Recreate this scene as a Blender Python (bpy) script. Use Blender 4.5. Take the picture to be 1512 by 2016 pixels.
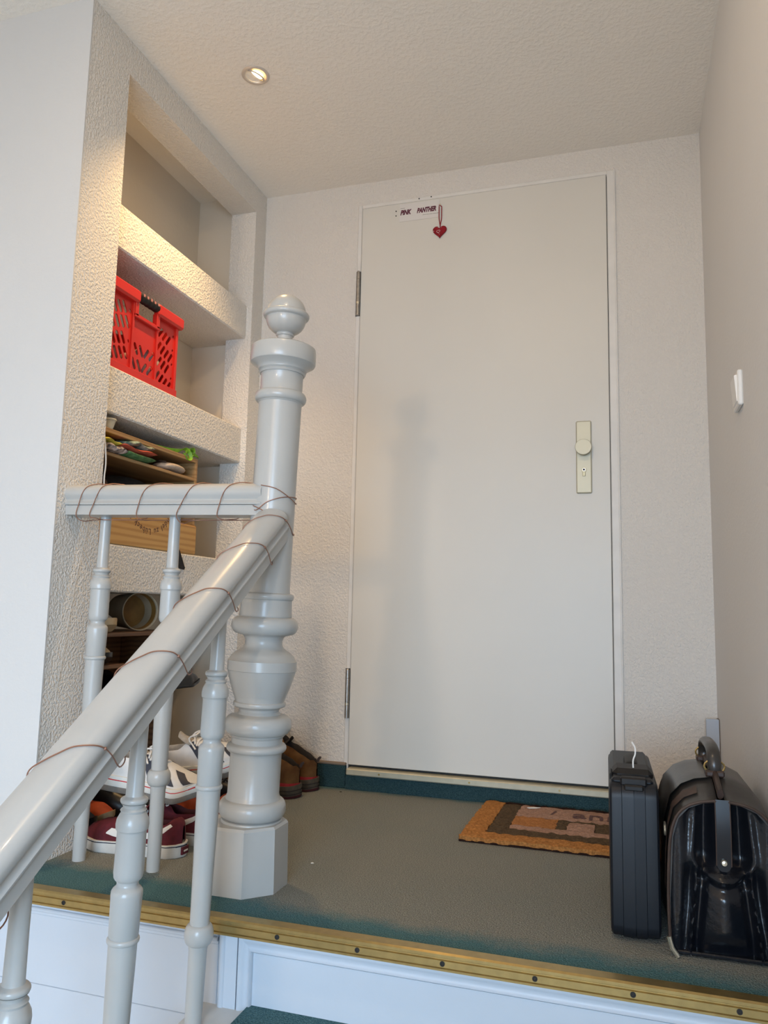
import bpy, math, random
from mathutils import Vector, Matrix
random.seed(7)
for o in list(bpy.data.objects): bpy.data.objects.remove(o)
scene = bpy.context.scene
COL = scene.collection
pi = math.pi

# ------------------------------------------------------------------ camera
cd = bpy.data.cameras.new('camera')
cd.sensor_fit = 'VERTICAL'; cd.sensor_height = 36.0; cd.sensor_width = 27.0
cd.lens = 1516.07 * 36.0 / 2016.0
cd.clip_start = .02
cam = bpy.data.objects.new('camera', cd)
cam.location = (.901, -2.5267, .5987)
cam.rotation_euler = (1.6958, -.0217, .3012)
COL.objects.link(cam); scene.camera = cam

# ------------------------------------------------------------------ light
w = bpy.data.worlds.new('world'); scene.world = w; w.use_nodes = True
bg = w.node_tree.nodes['Background']
bg.inputs[0].default_value = (.78, .88, 1.0, 1); bg.inputs[1].default_value = .35

def area(name, loc, target, sx, sy, power, col):
    l = bpy.data.lights.new(name, 'AREA'); l.shape = 'RECTANGLE'; l.size = sx; l.size_y = sy
    l.energy = power; l.color = col
    o = bpy.data.objects.new(name, l); o.location = loc
    d = Vector(target) - Vector(loc)
    o.rotation_euler = d.to_track_quat('-Z', 'Z').to_euler()
    COL.objects.link(o); return o
# daylight of the stairwell window behind the camera (the window itself is built below)
wd = area('window_daylight', (.36, -6.42, .65), (.36, -1.1, -2.8), 1.5, 1.5, 46, (.50, .735, 1.0))
wd2 = area('side_window_daylight', (1.10, -4.05, .62), (.0, -.95, -.55), 1.3, 1.4, 31, (.50, .735, 1.0))
wd2.data.spread = math.radians(120)
wd.data.spread = math.radians(112)      # skylight falls downwards through the window

scene.view_settings.view_transform = 'Standard'
scene.view_settings.look = 'None'
scene.view_settings.gamma = 1.0
scene.view_settings.use_curve_mapping = False
scene.view_settings.exposure = 0.24
SPOT_W, FILL_SPOT_W, FILL_GLOBE_E = 34, 18, 112      # ceiling spotlight, added fill spotlight and added fill globe (built further down)

# ------------------------------------------------------------------ materials
MATS = {}
def mat(name, col, rough=.5, metal=0., var=0., vscale=20., bump=0., bscale=100., bdist=.002, spec=.5, kind='noise', col2=None, coat=0., detail=4.):
    m = bpy.data.materials.new(name); m.use_nodes = True
    nt = m.node_tree; b = nt.nodes['Principled BSDF']
    b.inputs['Roughness'].default_value = rough; b.inputs['Metallic'].default_value = metal
    b.inputs['Specular IOR Level'].default_value = spec
    b.inputs['Coat Weight'].default_value = coat
    tc = nt.nodes.new('ShaderNodeTexCoord')
    c = (*col, 1)
    b.inputs['Base Color'].default_value = c
    if var or col2:
        n = nt.nodes.new('ShaderNodeTexNoise'); n.inputs['Scale'].default_value = vscale; n.inputs['Detail'].default_value = detail
        nt.links.new(tc.outputs['Object'], n.inputs['Vector'])
        r = nt.nodes.new('ShaderNodeValToRGB')
        c2 = col2 or tuple(x * (1 - var) for x in col)
        r.color_ramp.elements[0].position = .35; r.color_ramp.elements[1].position = .65
        r.color_ramp.elements[0].color = (*c2, 1); r.color_ramp.elements[1].color = c
        nt.links.new(n.outputs[0], r.inputs[0]); nt.links.new(r.outputs[0], b.inputs['Base Color'])
    if bump:
        if kind == 'noise':
            t = nt.nodes.new('ShaderNodeTexNoise'); t.inputs['Scale'].default_value = bscale; t.inputs['Detail'].default_value = 3; out = t.outputs[0]
        else:
            t = nt.nodes.new('ShaderNodeTexVoronoi'); t.inputs['Scale'].default_value = bscale; out = t.outputs['Distance']
        nt.links.new(tc.outputs['Object'], t.inputs['Vector'])
        bp = nt.nodes.new('ShaderNodeBump'); bp.inputs['Strength'].default_value = bump; bp.inputs['Distance'].default_value = bdist
        nt.links.new(out, bp.inputs['Height']); nt.links.new(bp.outputs[0], b.inputs['Normal'])
    MATS[name] = m
    return m

def plaster(name, col, scale, strength, dist, squash=1.0):
    """roughcast / woodchip plaster: raised irregular crumbs"""
    m = mat(name, col, .85, spec=.25); nt = m.node_tree; b = nt.nodes['Principled BSDF']
    tc = nt.nodes.new('ShaderNodeTexCoord')
    mp = nt.nodes.new('ShaderNodeMapping'); mp.inputs['Scale'].default_value = (1, 1, squash)
    nt.links.new(tc.outputs['Object'], mp.inputs[0])
    n1 = nt.nodes.new('ShaderNodeTexNoise'); n1.inputs['Scale'].default_value = scale; n1.inputs['Detail'].default_value = 2; n1.inputs['Roughness'].default_value = .6; n1.inputs['Distortion'].default_value = 0.
    nt.links.new(mp.outputs[0], n1.inputs['Vector'])
    r = nt.nodes.new('ShaderNodeValToRGB'); r.color_ramp.elements[0].position = .34; r.color_ramp.elements[1].position = .72; r.color_ramp.interpolation = 'EASE'
    nt.links.new(n1.outputs[0], r.inputs[0])
    n2 = nt.nodes.new('ShaderNodeTexNoise'); n2.inputs['Scale'].default_value = 3.; n2.inputs['Detail'].default_value = 3
    nt.links.new(tc.outputs['Object'], n2.inputs['Vector'])
    mx = nt.nodes.new('ShaderNodeMix'); mx.data_type = 'RGBA'
    mx.inputs[6].default_value = (*[x * .955 for x in col], 1); mx.inputs[7].default_value = (*col, 1)
    nt.links.new(n2.outputs[0], mx.inputs[0]); nt.links.new(mx.outputs[2], b.inputs['Base Color'])
    bp = nt.nodes.new('ShaderNodeBump'); bp.inputs['Strength'].default_value = strength; bp.inputs['Distance'].default_value = dist
    nt.links.new(r.outputs[0], bp.inputs['Height']); nt.links.new(bp.outputs[0], b.inputs['Normal'])
    return m

plaster('roughcast', (.80, .76, .70), 150, .62, .0042, .9)
plaster('woodchip', (.735, .69, .63), 150, .5, .0035, .8)
plaster('smooth_plaster', (.76, .75, .735), 90, .12, .002)
plaster('wall_white', (.66, .655, .64), 90, .12, .002)
plaster('ceiling_plaster', (.93, .88, .80), 75, .30, .003)
plaster('niche_plaster', (.78, .70, .58), 60, .10, .002)
mat('rail_paint', (.475, .475, .455), .30, var=.05, vscale=9, bump=.10, bscale=160, bdist=.001, coat=.15)
mat('door_paint', (.685, .655, .59), .42, var=.03, vscale=2.5, bump=.05, bscale=200, bdist=.0006)
mat('frame_paint', (.76, .73, .68), .5, var=.08, vscale=14, bump=.25, bscale=60, bdist=.0015)
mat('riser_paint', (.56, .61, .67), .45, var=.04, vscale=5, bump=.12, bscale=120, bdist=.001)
mat('tread_paint', (.62, .62, .60), .4, var=.1, vscale=12)
mat('brass', (.46, .335, .135), .36, .85, var=.12, vscale=60)
mat('brass_dull', (.50, .46, .34), .5, .35, var=.1, vscale=40)
mat('champagne', (.56, .53, .41), .5, .4, bump=.03, bscale=300, bdist=.0003)
mat('champagne_dark', (.36, .33, .22), .4, .7)
mat('steel', (.50, .47, .43), .32, .9, var=.25, vscale=60)
mat('dark', (.012, .011, .010), .7)
mat('dark_hole', (.006, .006, .006), .9, spec=0)
mat('copper_wire', (.30, .15, .10), .45, .35)
mat('red_plastic', (.66, .022, .013), .34, var=.10, vscale=7)
mat('black_rubber', (.009, .008, .008), .55, spec=.35, var=.3, vscale=90)
mat('grip_pad', (.55, .22, .18), .6)
mat('case_plastic', (.006, .008, .012), .46, spec=.35, bump=.12, bscale=500, bdist=.0006)
mat('leather_black', (.005, .006, .009), .24, bump=.35, bscale=90, bdist=.0025, spec=.5)
mat('leather_strap', (.006, .007, .010), .26, spec=.5)
mat('leather_top', (.040, .036, .033), .30, var=.3, vscale=25, bump=.2, bscale=120, bdist=.001)
mat('leather_edge', (.055, .032, .024), .55, var=.3, vscale=50)
mat('nickel', (.80, .74, .60), .25, .9)
mat('plastic_white', (.82, .80, .76), .35)
mat('plastic_shadow', (.60, .57, .52), .5)
mat('grey_strip', (.42, .45, .50), .4)
mat('strip_edge', (.20, .15, .11), .7)
mat('paper', (.70, .665, .63), .6)
mat('ink', (.10, .008, .030), .6)
mat('ink_grey', (.22, .21, .18), .7)
mat('felt_red', (.30, .006, .014), .9, var=.25, vscale=150, bump=.3, bscale=400, bdist=.0005)
mat('thread_white', (.78, .72, .70), .8)
mat('cable_white', (.62, .58, .52), .5)
mat('coir', (.48, .205, .060), .95, var=.42, vscale=160, bump=.9, bscale=260, bdist=.004, spec=.1)
mat('coir_brown', (.115, .075, .042), .95, var=.4, vscale=160, bump=.9, bscale=260, bdist=.004, spec=.1)
mat('coir_dark', (.030, .014, .010), .95, var=.4, vscale=160, bump=.8, bscale=260, bdist=.003, spec=.1)
mat('coir_pink', (.40, .235, .165), .95, var=.32, vscale=170, bump=.8, bscale=260, bdist=.003, spec=.1)
mat('coir_orange', (.42, .175, .060), .95, var=.32, vscale=170, bump=.8, bscale=260, bdist=.003, spec=.1)
mat('mat_ink', (.10, .045, .040), .9)
mat('suede_brown', (.20, .10, .038), .95, col2=(.09, .042, .017), vscale=16, bump=.3, bscale=250, bdist=.001, spec=.15)
mat('collar_dark', (.030, .024, .022), .9, var=.3, vscale=80)
mat('rubber_brown', (.085, .070, .050), .8, var=.3, vscale=60)
mat('red_line', (.36, .015, .020), .6)
mat('maroon', (.125, .010, .018), .85, var=.3, vscale=70, bump=.2, bscale=400, bdist=.0006)
mat('maroon_dark', (.060, .008, .012), .9, var=.3, vscale=70)
mat('sole_white', (.70, .675, .62), .55, var=.12, vscale=30)
mat('shoe_white', (.76, .735, .70), .6, var=.05, vscale=60, bump=.15, bscale=500, bdist=.0006)
mat('foam_white', (.80, .77, .70), .55, var=.06, vscale=30, bump=.1, bscale=60, bdist=.001)
mat('tread_grey', (.20, .18, .155), .8, var=.25, vscale=50)
mat('lining_grey', (.42, .38, .33), .9, var=.2, vscale=90)
mat('stripe_navy', (.030, .033, .050), .6)
mat('accent_red', (.60, .030, .030), .5)
mat('lace_white', (.80, .76, .70), .8)
mat('shoe_black', (.010, .010, .011), .35, var=.3, vscale=60)
mat('shoe_navy', (.012, .017, .030), .8, var=.3, vscale=60)
mat('shoe_orange', (.60, .10, .030), .7, var=.2, vscale=50)
mat('shoe_tan', (.52, .38, .22), .8, var=.15, vscale=60)
mat('shoe_grey', (.34, .32, .29), .8, var=.15, vscale=60)
mat('tin_inside', (.26, .135, .030), .55, var=.35, vscale=18)
mat('tin_beige', (.46, .38, .26), .55, var=.2, vscale=12)
mat('cloth_teal', (.020, .105, .100), .9, col2=(.42, .48, .36), vscale=60)
mat('cloth_green', (.06, .17, .05), .9, col2=(.16, .32, .12), vscale=60)
mat('cloth_coral', (.72, .12, .06), .9, var=.25, vscale=60)
mat('cloth_red', (.30, .045, .045), .9, var=.3, vscale=60)
mat('cloth_yellow', (.60, .54, .07), .9, var=.25, vscale=60)
mat('cloth_cow', (.82, .68, .62), .9, col2=(.02, .016, .015), vscale=55)
mat('cloth_dark', (.018, .015, .016), .95, col2=(.006, .005, .005), vscale=60)
mat('cloth_brown', (.060, .026, .014), .95, var=.4, vscale=40)
mat('ribbon_green', (.30, .56, .030), .5, col2=(.10, .24, .020), vscale=45)
mat('fleece', (.66, .52, .40), .98, var=.2, vscale=120, bump=.6, bscale=300, bdist=.002, spec=.1)
mat('bundle_white', (.72, .66, .62), .8, col2=(.50, .22, .20), vscale=16)
mat('bundle_pink', (.50, .30, .30), .8, col2=(.10, .05, .05), vscale=22)
mat('pale_tile', (.74, .70, .63), .5, var=.05, vscale=4)
mat('wire_painted', (.56, .51, .45), .8)
mat('crumb', (.80, .78, .72), .8)
mat('ceramic', (.66, .60, .46), .35, var=.15, vscale=60)

def wood(name, c1, c2, axis='Y', scale=16., rough=.55):
    m = mat(name, c1, rough); nt = m.node_tree; b = nt.nodes['Principled BSDF']
    tc = nt.nodes.new('ShaderNodeTexCoord'); mp = nt.nodes.new('ShaderNodeMapping')
    s = {'X': (.12, 1, 1), 'Y': (1, .08, 1), 'Z': (1, 1, .12)}[axis]
    mp.inputs['Scale'].default_value = s
    nt.links.new(tc.outputs['Object'], mp.inputs[0])
    wv = nt.nodes.new('ShaderNodeTexWave'); wv.bands_direction = 'Z' if axis != 'Z' else 'Y'
    wv.inputs['Scale'].default_value = scale; wv.inputs['Distortion'].default_value = 5; wv.inputs['Detail'].default_value = 3
    nt.links.new(mp.outputs[0], wv.inputs['Vector'])
    r = nt.nodes.new('ShaderNodeValToRGB')
    r.color_ramp.elements[0].color = (*c1, 1); r.color_ramp.elements[1].color = (*c2, 1); r.color_ramp.elements[0].position = .3
    nt.links.new(wv.outputs[0], r.inputs[0]); nt.links.new(r.outputs[0], b.inputs['Base Color'])
    return m
wood('pine_board', (.60, .345, .115), (.47, .245, .070), 'Y', 17)
wood('pine_edge', (.40, .235, .095), (.30, .16, .055), 'Y', 22)
wood('rack_wood', (.20, .095, .040), (.13, .055, .022), 'Y', 20)

def emit(name, col, s):
    m = bpy.data.materials.new(name); m.use_nodes = True
    b = m.node_tree.nodes['Principled BSDF']
    b.inputs['Base Color'].default_value = (*col, 1); b.inputs['Emission Color'].default_value = (*col, 1); b.inputs['Emission Strength'].default_value = s
    MATS[name] = m
emit('fill_globe_glow', (1.0, .70, .42), FILL_GLOBE_E)
emit('bulb_glow', (1.0, .74, .36), 7.0)
mat('reflector', (.86, .66, .28), .28, .75)
mat('lamp_ring', (.66, .60, .54), .4, .4)

def carpet(name, worn, k_=1.0):
    m = mat(name, (.1, .1, .1), .95, spec=.1); nt = m.node_tree; b = nt.nodes['Principled BSDF']
    tc = nt.nodes.new('ShaderNodeTexCoord')
    L = nt.links.new
    def noise(s, d=3, r=.5):
        n = nt.nodes.new('ShaderNodeTexNoise'); n.inputs['Scale'].default_value = s; n.inputs['Detail'].default_value = d; n.inputs['Roughness'].default_value = r
        L(tc.outputs['Object'], n.inputs['Vector']); return n.outputs[0]
    def math_(op, a, bb, clamp=False):
        n = nt.nodes.new('ShaderNodeMath'); n.operation = op; n.use_clamp = clamp
        for i, v in enumerate((a, bb)):
            if isinstance(v, (int, float)): n.inputs[i].default_value = v
            else: L(v, n.inputs[i])
        return n.outputs[0]
    def ramp(v, a, bcol, p0=.3, p1=.7):
        r = nt.nodes.new('ShaderNodeValToRGB'); r.color_ramp.elements[0].position = p0; r.color_ramp.elements[1].position = p1
        r.color_ramp.elements[0].color = (*a, 1); r.color_ramp.elements[1].color = (*bcol, 1); L(v, r.inputs[0]); return r.outputs[0]
    fine = noise(420, 2)
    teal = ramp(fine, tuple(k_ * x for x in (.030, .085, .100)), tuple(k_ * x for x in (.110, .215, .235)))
    if worn:
        grey = ramp(fine, (.110, .112, .097), (.315, .318, .282))
        sep = nt.nodes.new('ShaderNodeSeparateXYZ'); L(tc.outputs['Object'], sep.inputs[0])
        X, Y = sep.outputs[0], sep.outputs[1]
        # trodden zone: everything but the strip along the front edge, wider beside the post
        lim = math_('MULTIPLY', math_('SUBTRACT', .22, X), .22)
        lim = math_('MAXIMUM', math_('MINIMUM', lim, .05), -.02)
        lim = math_('ADD', lim, -1.045)
        d = math_('SUBTRACT', Y, lim)
        wob = math_('MULTIPLY', math_('SUBTRACT', noise(7, 4), .5), .10)
        wob = math_('ADD', wob, math_('MULTIPLY', math_('SUBTRACT', noise(90, 3), .5), .05))
        k = math_('MULTIPLY', math_('ADD', d, wob), 16.0, True)
        # clean strips along the walls
        k2 = math_('MULTIPLY', math_('ADD', math_('SUBTRACT', -.012, Y), math_('MULTIPLY', math_('SUBTRACT', noise(12), .5), .05)), 22., True)
        k = math_('MULTIPLY', k, k2)
        # patchy wear
        k = math_('MULTIPLY', k, math_('ADD', math_('MULTIPLY', noise(4, 3), .35), .80), True)
        mx = nt.nodes.new('ShaderNodeMix'); mx.data_type = 'RGBA'
        L(k, mx.inputs[0]); L(teal, mx.inputs[6]); L(grey, mx.inputs[7]); L(mx.outputs[2], b.inputs['Base Color'])
    else:
        L(teal, b.inputs['Base Color'])
    v = nt.nodes.new('ShaderNodeTexVoronoi'); v.inputs['Scale'].default_value = 300
    L(tc.outputs['Object'], v.inputs['Vector'])
    bp = nt.nodes.new('ShaderNodeBump'); bp.inputs['Strength'].default_value = .7; bp.inputs['Distance'].default_value = .003; bp.invert = True
    L(v.outputs['Distance'], bp.inputs['Height']); L(bp.outputs[0], b.inputs['Normal'])
carpet('carpet_worn', True)
carpet('carpet_teal', False)
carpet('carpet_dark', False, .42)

# ------------------------------------------------------------------ mesh helpers
class MB:
    def __init__(s): s.v = []; s.f = []
    def add(s, vs, fs):
        n = len(s.v); s.v += [tuple(x) for x in vs]; s.f += [tuple(i + n for i in f) for f in fs]; return s
    def box(s, x0, x1, y0, y1, z0, z1):
        vs = [(x, y, z) for x in (x0, x1) for y in (y0, y1) for z in (z0, z1)]
        return s.add(vs, [(0, 1, 3, 2), (4, 6, 7, 5), (0, 4, 5, 1), (2, 3, 7, 6), (0, 2, 6, 4), (1, 5, 7, 3)])
    def bbox(s, x0, x1, y0, y1, z0, z1, b=.003):
        """box with chamfered edges"""
        if b <= 0: return s.box(x0, x1, y0, y1, z0, z1)
        pts = []
        for x, sx in ((x0, 1), (x1, -1)):
            for y, sy in ((y0, 1), (y1, -1)):
                for z, sz in ((z0, 1), (z1, -1)):
                    pts.append(((x, y + sy * b, z + sz * b), (x + sx * b, y, z + sz * b), (x + sx * b, y + sy * b, z)))
        vs = [q for p in pts for q in p]
        I = lambda i, j, k, a: (i * 4 + j * 2 + k) * 3 + a
        fs = []
        for i in (0, 1):
            fs.append([I(i, 0, 0, 0), I(i, 1, 0, 0), I(i, 1, 1, 0), I(i, 0, 1, 0)])
            fs.append([I(0, i, 0, 1), I(1, i, 0, 1), I(1, i, 1, 1), I(0, i, 1, 1)])
            fs.append([I(0, 0, i, 2), I(1, 0, i, 2), I(1, 1, i, 2), I(0, 1, i, 2)])
        for j in (0, 1):
            for k in (0, 1):
                fs.append([I(0, j, k, 1), I(1, j, k, 1), I(1, j, k, 2), I(0, j, k, 2)])
                fs.append([I(j, 0, k, 0), I(j, 1, k, 0), I(j, 1, k, 2), I(j, 0, k, 2)])
                fs.append([I(j, k, 0, 0), I(j, k, 1, 0), I(j, k, 1, 1), I(j, k, 0, 1)])
        for i in (0, 1):
            for j in (0, 1):
                for k in (0, 1): fs.append([I(i, j, k, 0), I(i, j, k, 1), I(i, j, k, 2)])
        return s.add(vs, fs)
    def grid(s, rows, close_u=False, close_v=False, cap=False):
        """rows: list of equal-length rings of points"""
        n, m = len(rows), len(rows[0]); vs = [p for r in rows for p in r]; fs = []
        for i in range(n if close_v else n - 1):
            for j in range(m if close_u else m - 1):
                a, b2 = i * m + j, i * m + (j + 1) % m
                c, d = ((i + 1) % n) * m + (j + 1) % m, ((i + 1) % n) * m + j
                fs.append((a, b2, c, d))
        if cap: fs.append(tuple(range(m))[::-1]); fs.append(tuple((n - 1) * m + j for j in range(m)))
        return s.add(vs, fs)
    def lathe(s, prof, n=40, c=(0, 0, 0), axis='Z', capb=True, capt=True):
        rows = []
        for z, r in prof:
            ring = []
            for i in range(n):
                a = 2 * pi * i / n; x, y = r * math.cos(a), r * math.sin(a)
                p = {'Z': (x, y, z), 'Y': (y, z, x), 'X': (z, x, y)}[axis]
                ring.append((p[0] + c[0], p[1] + c[1], p[2] + c[2]))
            rows.append(ring)
        n0 = len(s.v); s.grid(rows, close_u=True)
        m = len(rows)
        if capb: s.f.append(tuple(n0 + i for i in range(n))[::-1])
        if capt: s.f.append(tuple(n0 + (m - 1) * n + i for i in range(n)))
        return s
    def tube(s, pts, r, n=8, caps=True, ry=None):
        pts = [Vector(p) for p in pts]; rows = []
        t0 = (pts[1] - pts[0]).normalized()
        up = Vector((0, 0, 1)) if abs(t0.z) < .9 else Vector((1, 0, 0))
        N = t0.cross(up).normalized()
        for i, p in enumerate(pts):
            t = (pts[min(i + 1, len(pts) - 1)] - pts[max(i - 1, 0)]).normalized()
            N = (N - t * N.dot(t)).normalized(); B = t.cross(N)
            rr = r[i] if isinstance(r, (list, tuple)) else r
            r2 = rr if ry is None else ry
            rows.append([p + N * (rr * math.cos(2 * pi * k / n)) + B * (r2 * math.sin(2 * pi * k / n)) for k in range(n)])
        s.grid(rows, close_u=True, cap=caps); return s
    def prism(s, poly, axis, a0, a1):
        """poly: 2D outline, extruded along axis from a0 to a1 (outline coords are the other two axes in order)"""
        def P(u, v, a): return {'X': (a, u, v), 'Y': (u, a, v), 'Z': (u, v, a)}[axis]
        n = len(poly); vs = [P(u, v, a0) for u, v in poly] + [P(u, v, a1) for u, v in poly]
        fs = [tuple(range(n))[::-1], tuple(range(n, 2 * n))] + [(i, (i + 1) % n, n + (i + 1) % n, n + i) for i in range(n)]
        return s.add(vs, fs)
    def ball(s, c, rx, ry=None, rz=None, n=14, m=9, fn=None):
        ry = ry or rx; rz = rz or rx; rows = []
        for i in range(m + 1):
            th = pi * i / m; ring = []
            for j in range(n):
                ph = 2 * pi * j / n
                d = Vector((math.sin(th) * math.cos(ph), math.sin(th) * math.sin(ph), math.cos(th)))
                k = fn(d) if fn else 1
                ring.append((c[0] + d.x * rx * k, c[1] + d.y * ry * k, c[2] + d.z * rz * k))
            rows.append(ring)
        return s.grid(rows, close_u=True)
    def build(s, name, m, parent=None, smooth=False, angle=40, loc=None, rot=None, label=None):
        me = bpy.data.meshes.new(name); me.from_pydata(s.v, [], s.f); me.validate(); 
        import bmesh
        bm = bmesh.new(); bm.from_mesh(me)
        bmesh.ops.remove_doubles(bm, verts=bm.verts, dist=1e-6)
        bmesh.ops.recalc_face_normals(bm, faces=bm.faces)
        bm.to_mesh(me); bm.free()
        me.materials.append(MATS[m])
        if smooth:
            me.polygons.foreach_set('use_smooth', [True] * len(me.polygons))
            me.set_sharp_from_angle(angle=math.radians(angle))
        o = bpy.data.objects.new(name, me); COL.objects.link(o)
        if parent: o.parent = parent
        if loc: o.location = loc
        if rot: o.rotation_euler = rot
        if label: o['label'] = label
        return o

def tag(o, label, cat, group=None, kind=None):
    o['label'] = label
    if cat: o['category'] = cat
    if group: o['group'] = group
    if kind: o['kind'] = kind
    return o
def thing(name, label, cat, loc=(0, 0, 0), rot=(0, 0, 0), group=None):
    o = bpy.data.objects.new(name, None); COL.objects.link(o); o.empty_display_size = .05
    o.location = loc; o.rotation_euler = rot
    return tag(o, label, cat, group)
def struct(o, label): o['kind'] = 'structure'; o['label'] = label; return o
def sm(a, b, x):
    t = max(0., min(1., (x - a) / (b - a))); return t * t * (3 - 2 * t)
def itp(ts, vs, t):
    if t <= ts[0]: return vs[0]
    for i in range(len(ts) - 1):
        if t <= ts[i + 1]:
            k = (t - ts[i]) / (ts[i + 1] - ts[i]); k = k * k * (3 - 2 * k) * .5 + k * .5
            return vs[i] + (vs[i + 1] - vs[i]) * k
    return vs[-1]

def text_mesh(s, size, extrude, mname, name, parent=None, shear=0., bold=0., M=None, align='LEFT', res=3):
    cu = bpy.data.curves.new('tmp', 'FONT'); cu.body = s; cu.size = size; cu.extrude = extrude; cu.shear = shear; cu.offset = bold; cu.align_x = align
    cu.resolution_u = res
    ob = bpy.data.objects.new('tmp', cu); COL.objects.link(ob)
    dg = bpy.context.evaluated_depsgraph_get(); me = bpy.data.meshes.new_from_object(ob.evaluated_get(dg))
    bpy.data.objects.remove(ob); bpy.data.curves.remove(cu)
    if M is not None: me.transform(M)
    me.name = name; me.materials.clear(); me.materials.append(MATS[mname])
    o = bpy.data.objects.new(name, me); COL.objects.link(o)
    if parent: o.parent = parent
    return o

def plate_holes(outer, holes, th, M, mname, name, parent):
    cu = bpy.data.curves.new('tmp', 'CURVE'); cu.dimensions = '2D'; cu.fill_mode = 'BOTH'; cu.extrude = th / 2
    for pl in [outer] + holes:
        sp = cu.splines.new('POLY'); sp.points.add(len(pl) - 1)
        for p, (u, v) in zip(sp.points, pl): p.co = (u, v, 0, 1)
        sp.use_cyclic_u = True
    ob = bpy.data.objects.new('tmp', cu); COL.objects.link(ob)
    dg = bpy.context.evaluated_depsgraph_get(); me = bpy.data.meshes.new_from_object(ob.evaluated_get(dg))
    bpy.data.objects.remove(ob); bpy.data.curves.remove(cu)
    me.transform(M); me.name = name; me.materials.clear(); me.materials.append(MATS[mname])
    o = bpy.data.objects.new(name, me); COL.objects.link(o); o.parent = parent
    return o

# ================================================================== SETTING
XL, XR, ZC = -.393, 1.157, 2.162
YP0, YP1, YN = -1.021, -.857, -.079      # pier front, niche start, niche end

fl = MB().box(-.70, XR + .02, -1.112, .02, -.018, 0).build('floor', 'carpet_worn')
struct(fl, 'landing floor of worn grey carpet with a cleaner teal strip along the front edge')

ce = MB().box(-2.0, XR + .1, -6.6, .1, ZC, ZC + .08).build('ceiling', 'ceiling_plaster')
struct(ce, 'cream textured plaster ceiling over the landing')

wb = MB()
wb.box(-.78, -.016, .004, .12, -.05, ZC + .02); wb.box(.889, XR + .1, .004, .12, -.05, ZC + .02)
wb.box(-.016, .889, .004, .12, 2.074, ZC + .02)
wb = struct(wb.build('wall_back', 'woodchip'), 'cream textured wall around the white door')

wr = MB().box(XR, XR + .1, -3.36, .12, -1.7, ZC + .02); wr.box(XR, XR + .1, -6.6, -4.74, -1.7, ZC + .02)
wr.box(XR, XR + .1, -4.74, -3.36, -1.7, -.12); wr.box(XR, XR + .1, -4.74, -3.36, 1.36, ZC + .02)
struct(wr.build('wall_right', 'smooth_plaster'), 'plain cream wall at the right beside the bags')
w2 = MB()
for a, b2 in ((-4.74, -4.69), (-4.075, -4.025), (-3.41, -3.36)): w2.box(XR + .03, XR + .08, a, b2, -.12, 1.36)
for a, b2 in ((-.12, -.07), (1.31, 1.36)): w2.box(XR + .03, XR + .08, -4.74, -3.36, a, b2)
struct(w2.build('window_2', 'plastic_white'), 'white framed window in the right stairwell wall behind the viewer')

wl = MB()
wl.box(-.70, XL, YP0 + .004, YP1, -.05, ZC + .02)                # pier beside the niches
wl.box(-.495, XL, YP1, YN, 2.063, ZC + .02)   # beam above
wl.box(-.495, XL, YN, .06, -.05, ZC + .02)                # narrow pier next to the door wall
wl = struct(wl.build('wall_left', 'roughcast'), 'roughcast wall with open shelf niches left of the post')
MB().box(-.74, -.665, YP1, .0, -.05, ZC + .02).build('niche_back', 'niche_plaster', wl)
MB().box(-.665, -.495, -.03, .0, -.05, ZC + .02).build('niche_side', 'niche_plaster', wl)
for z0, z1 in ((1.572, 1.699), (1.107, 1.236), (.628, .756)):
    MB().bbox(-.665, -.415, YP1 - .01, -.03, z0, z1, .004).build('shelf', 'roughcast', wl)

wf = MB().box(-2.0, -.555, YP0 + .0005, YP0 + .15, -1.7, ZC + .02)
wf.box(-.556, XL + .0006, YP0 - .0005, YP0 + .004, -1.7, ZC + .02)
struct(wf.build('wall_front_left', 'wall_white'), 'smooth white wall end left of the shelf niches')
struct(MB().box(-2.1, -2.0, -6.6, YP0 + .15, -1.7, ZC + .02).build('wall_stairwell', 'smooth_plaster'), 'white stairwell wall far left of the stairs')

# rear wall of the stairwell with the window that gives the daylight
rw = MB()
rw.box(-2.1, -.41, -6.6, -6.5, -1.7, ZC + .02); rw.box(1.13, XR + .1, -6.6, -6.5, -1.7, ZC + .02)
rw.box(-.41, 1.13, -6.6, -6.5, -1.7, -.12); rw.box(-.41, 1.13, -6.6, -6.5, 1.42, ZC + .02)
struct(rw.build('wall_rear', 'smooth_plaster'), 'white stairwell wall behind the viewer with the window')
wi = MB()
for a, b2 in ((-.41, -.36), (.335, .385), (1.08, 1.13)): wi.box(a, b2, -6.56, -6.51, -.12, 1.42)
for a, b2 in ((-.12, -.07), (1.37, 1.42)): wi.box(-.41, 1.13, -6.56, -6.51, a, b2)
wi = struct(wi.build('window_1', 'plastic_white'), 'white framed stairwell window behind the viewer')
struct(MB().box(-2.1, XR + .1, -6.6, .0, -1.75, -1.7).build('floor_lower', 'pale_tile'), 'pale tiled lower hall floor below the stairs')  # unseen floor, tiled pale to bounce daylight up to the ceiling

# ---- baseboards (carpet strips with a pale worn top edge)
def skirting(name, x0, x1, y0, y1, h, lab):
    o = struct(MB().bbox(x0, x1, y0, y1, 0, h, .002).build(name, 'carpet_dark'), lab)
    MB().bbox(x0, x1, y0 - .001, y1, h - .0005, h + .008, .002).build('top_edge', 'strip_edge', o)
    return o
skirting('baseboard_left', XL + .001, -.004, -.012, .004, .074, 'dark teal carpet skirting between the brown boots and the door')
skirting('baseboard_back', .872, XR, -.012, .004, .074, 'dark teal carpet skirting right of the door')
skirting('baseboard_right', XR - .012, XR, -1.1, -.012, .074, 'dark teal carpet skirting along the right wall behind the bags')

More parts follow.
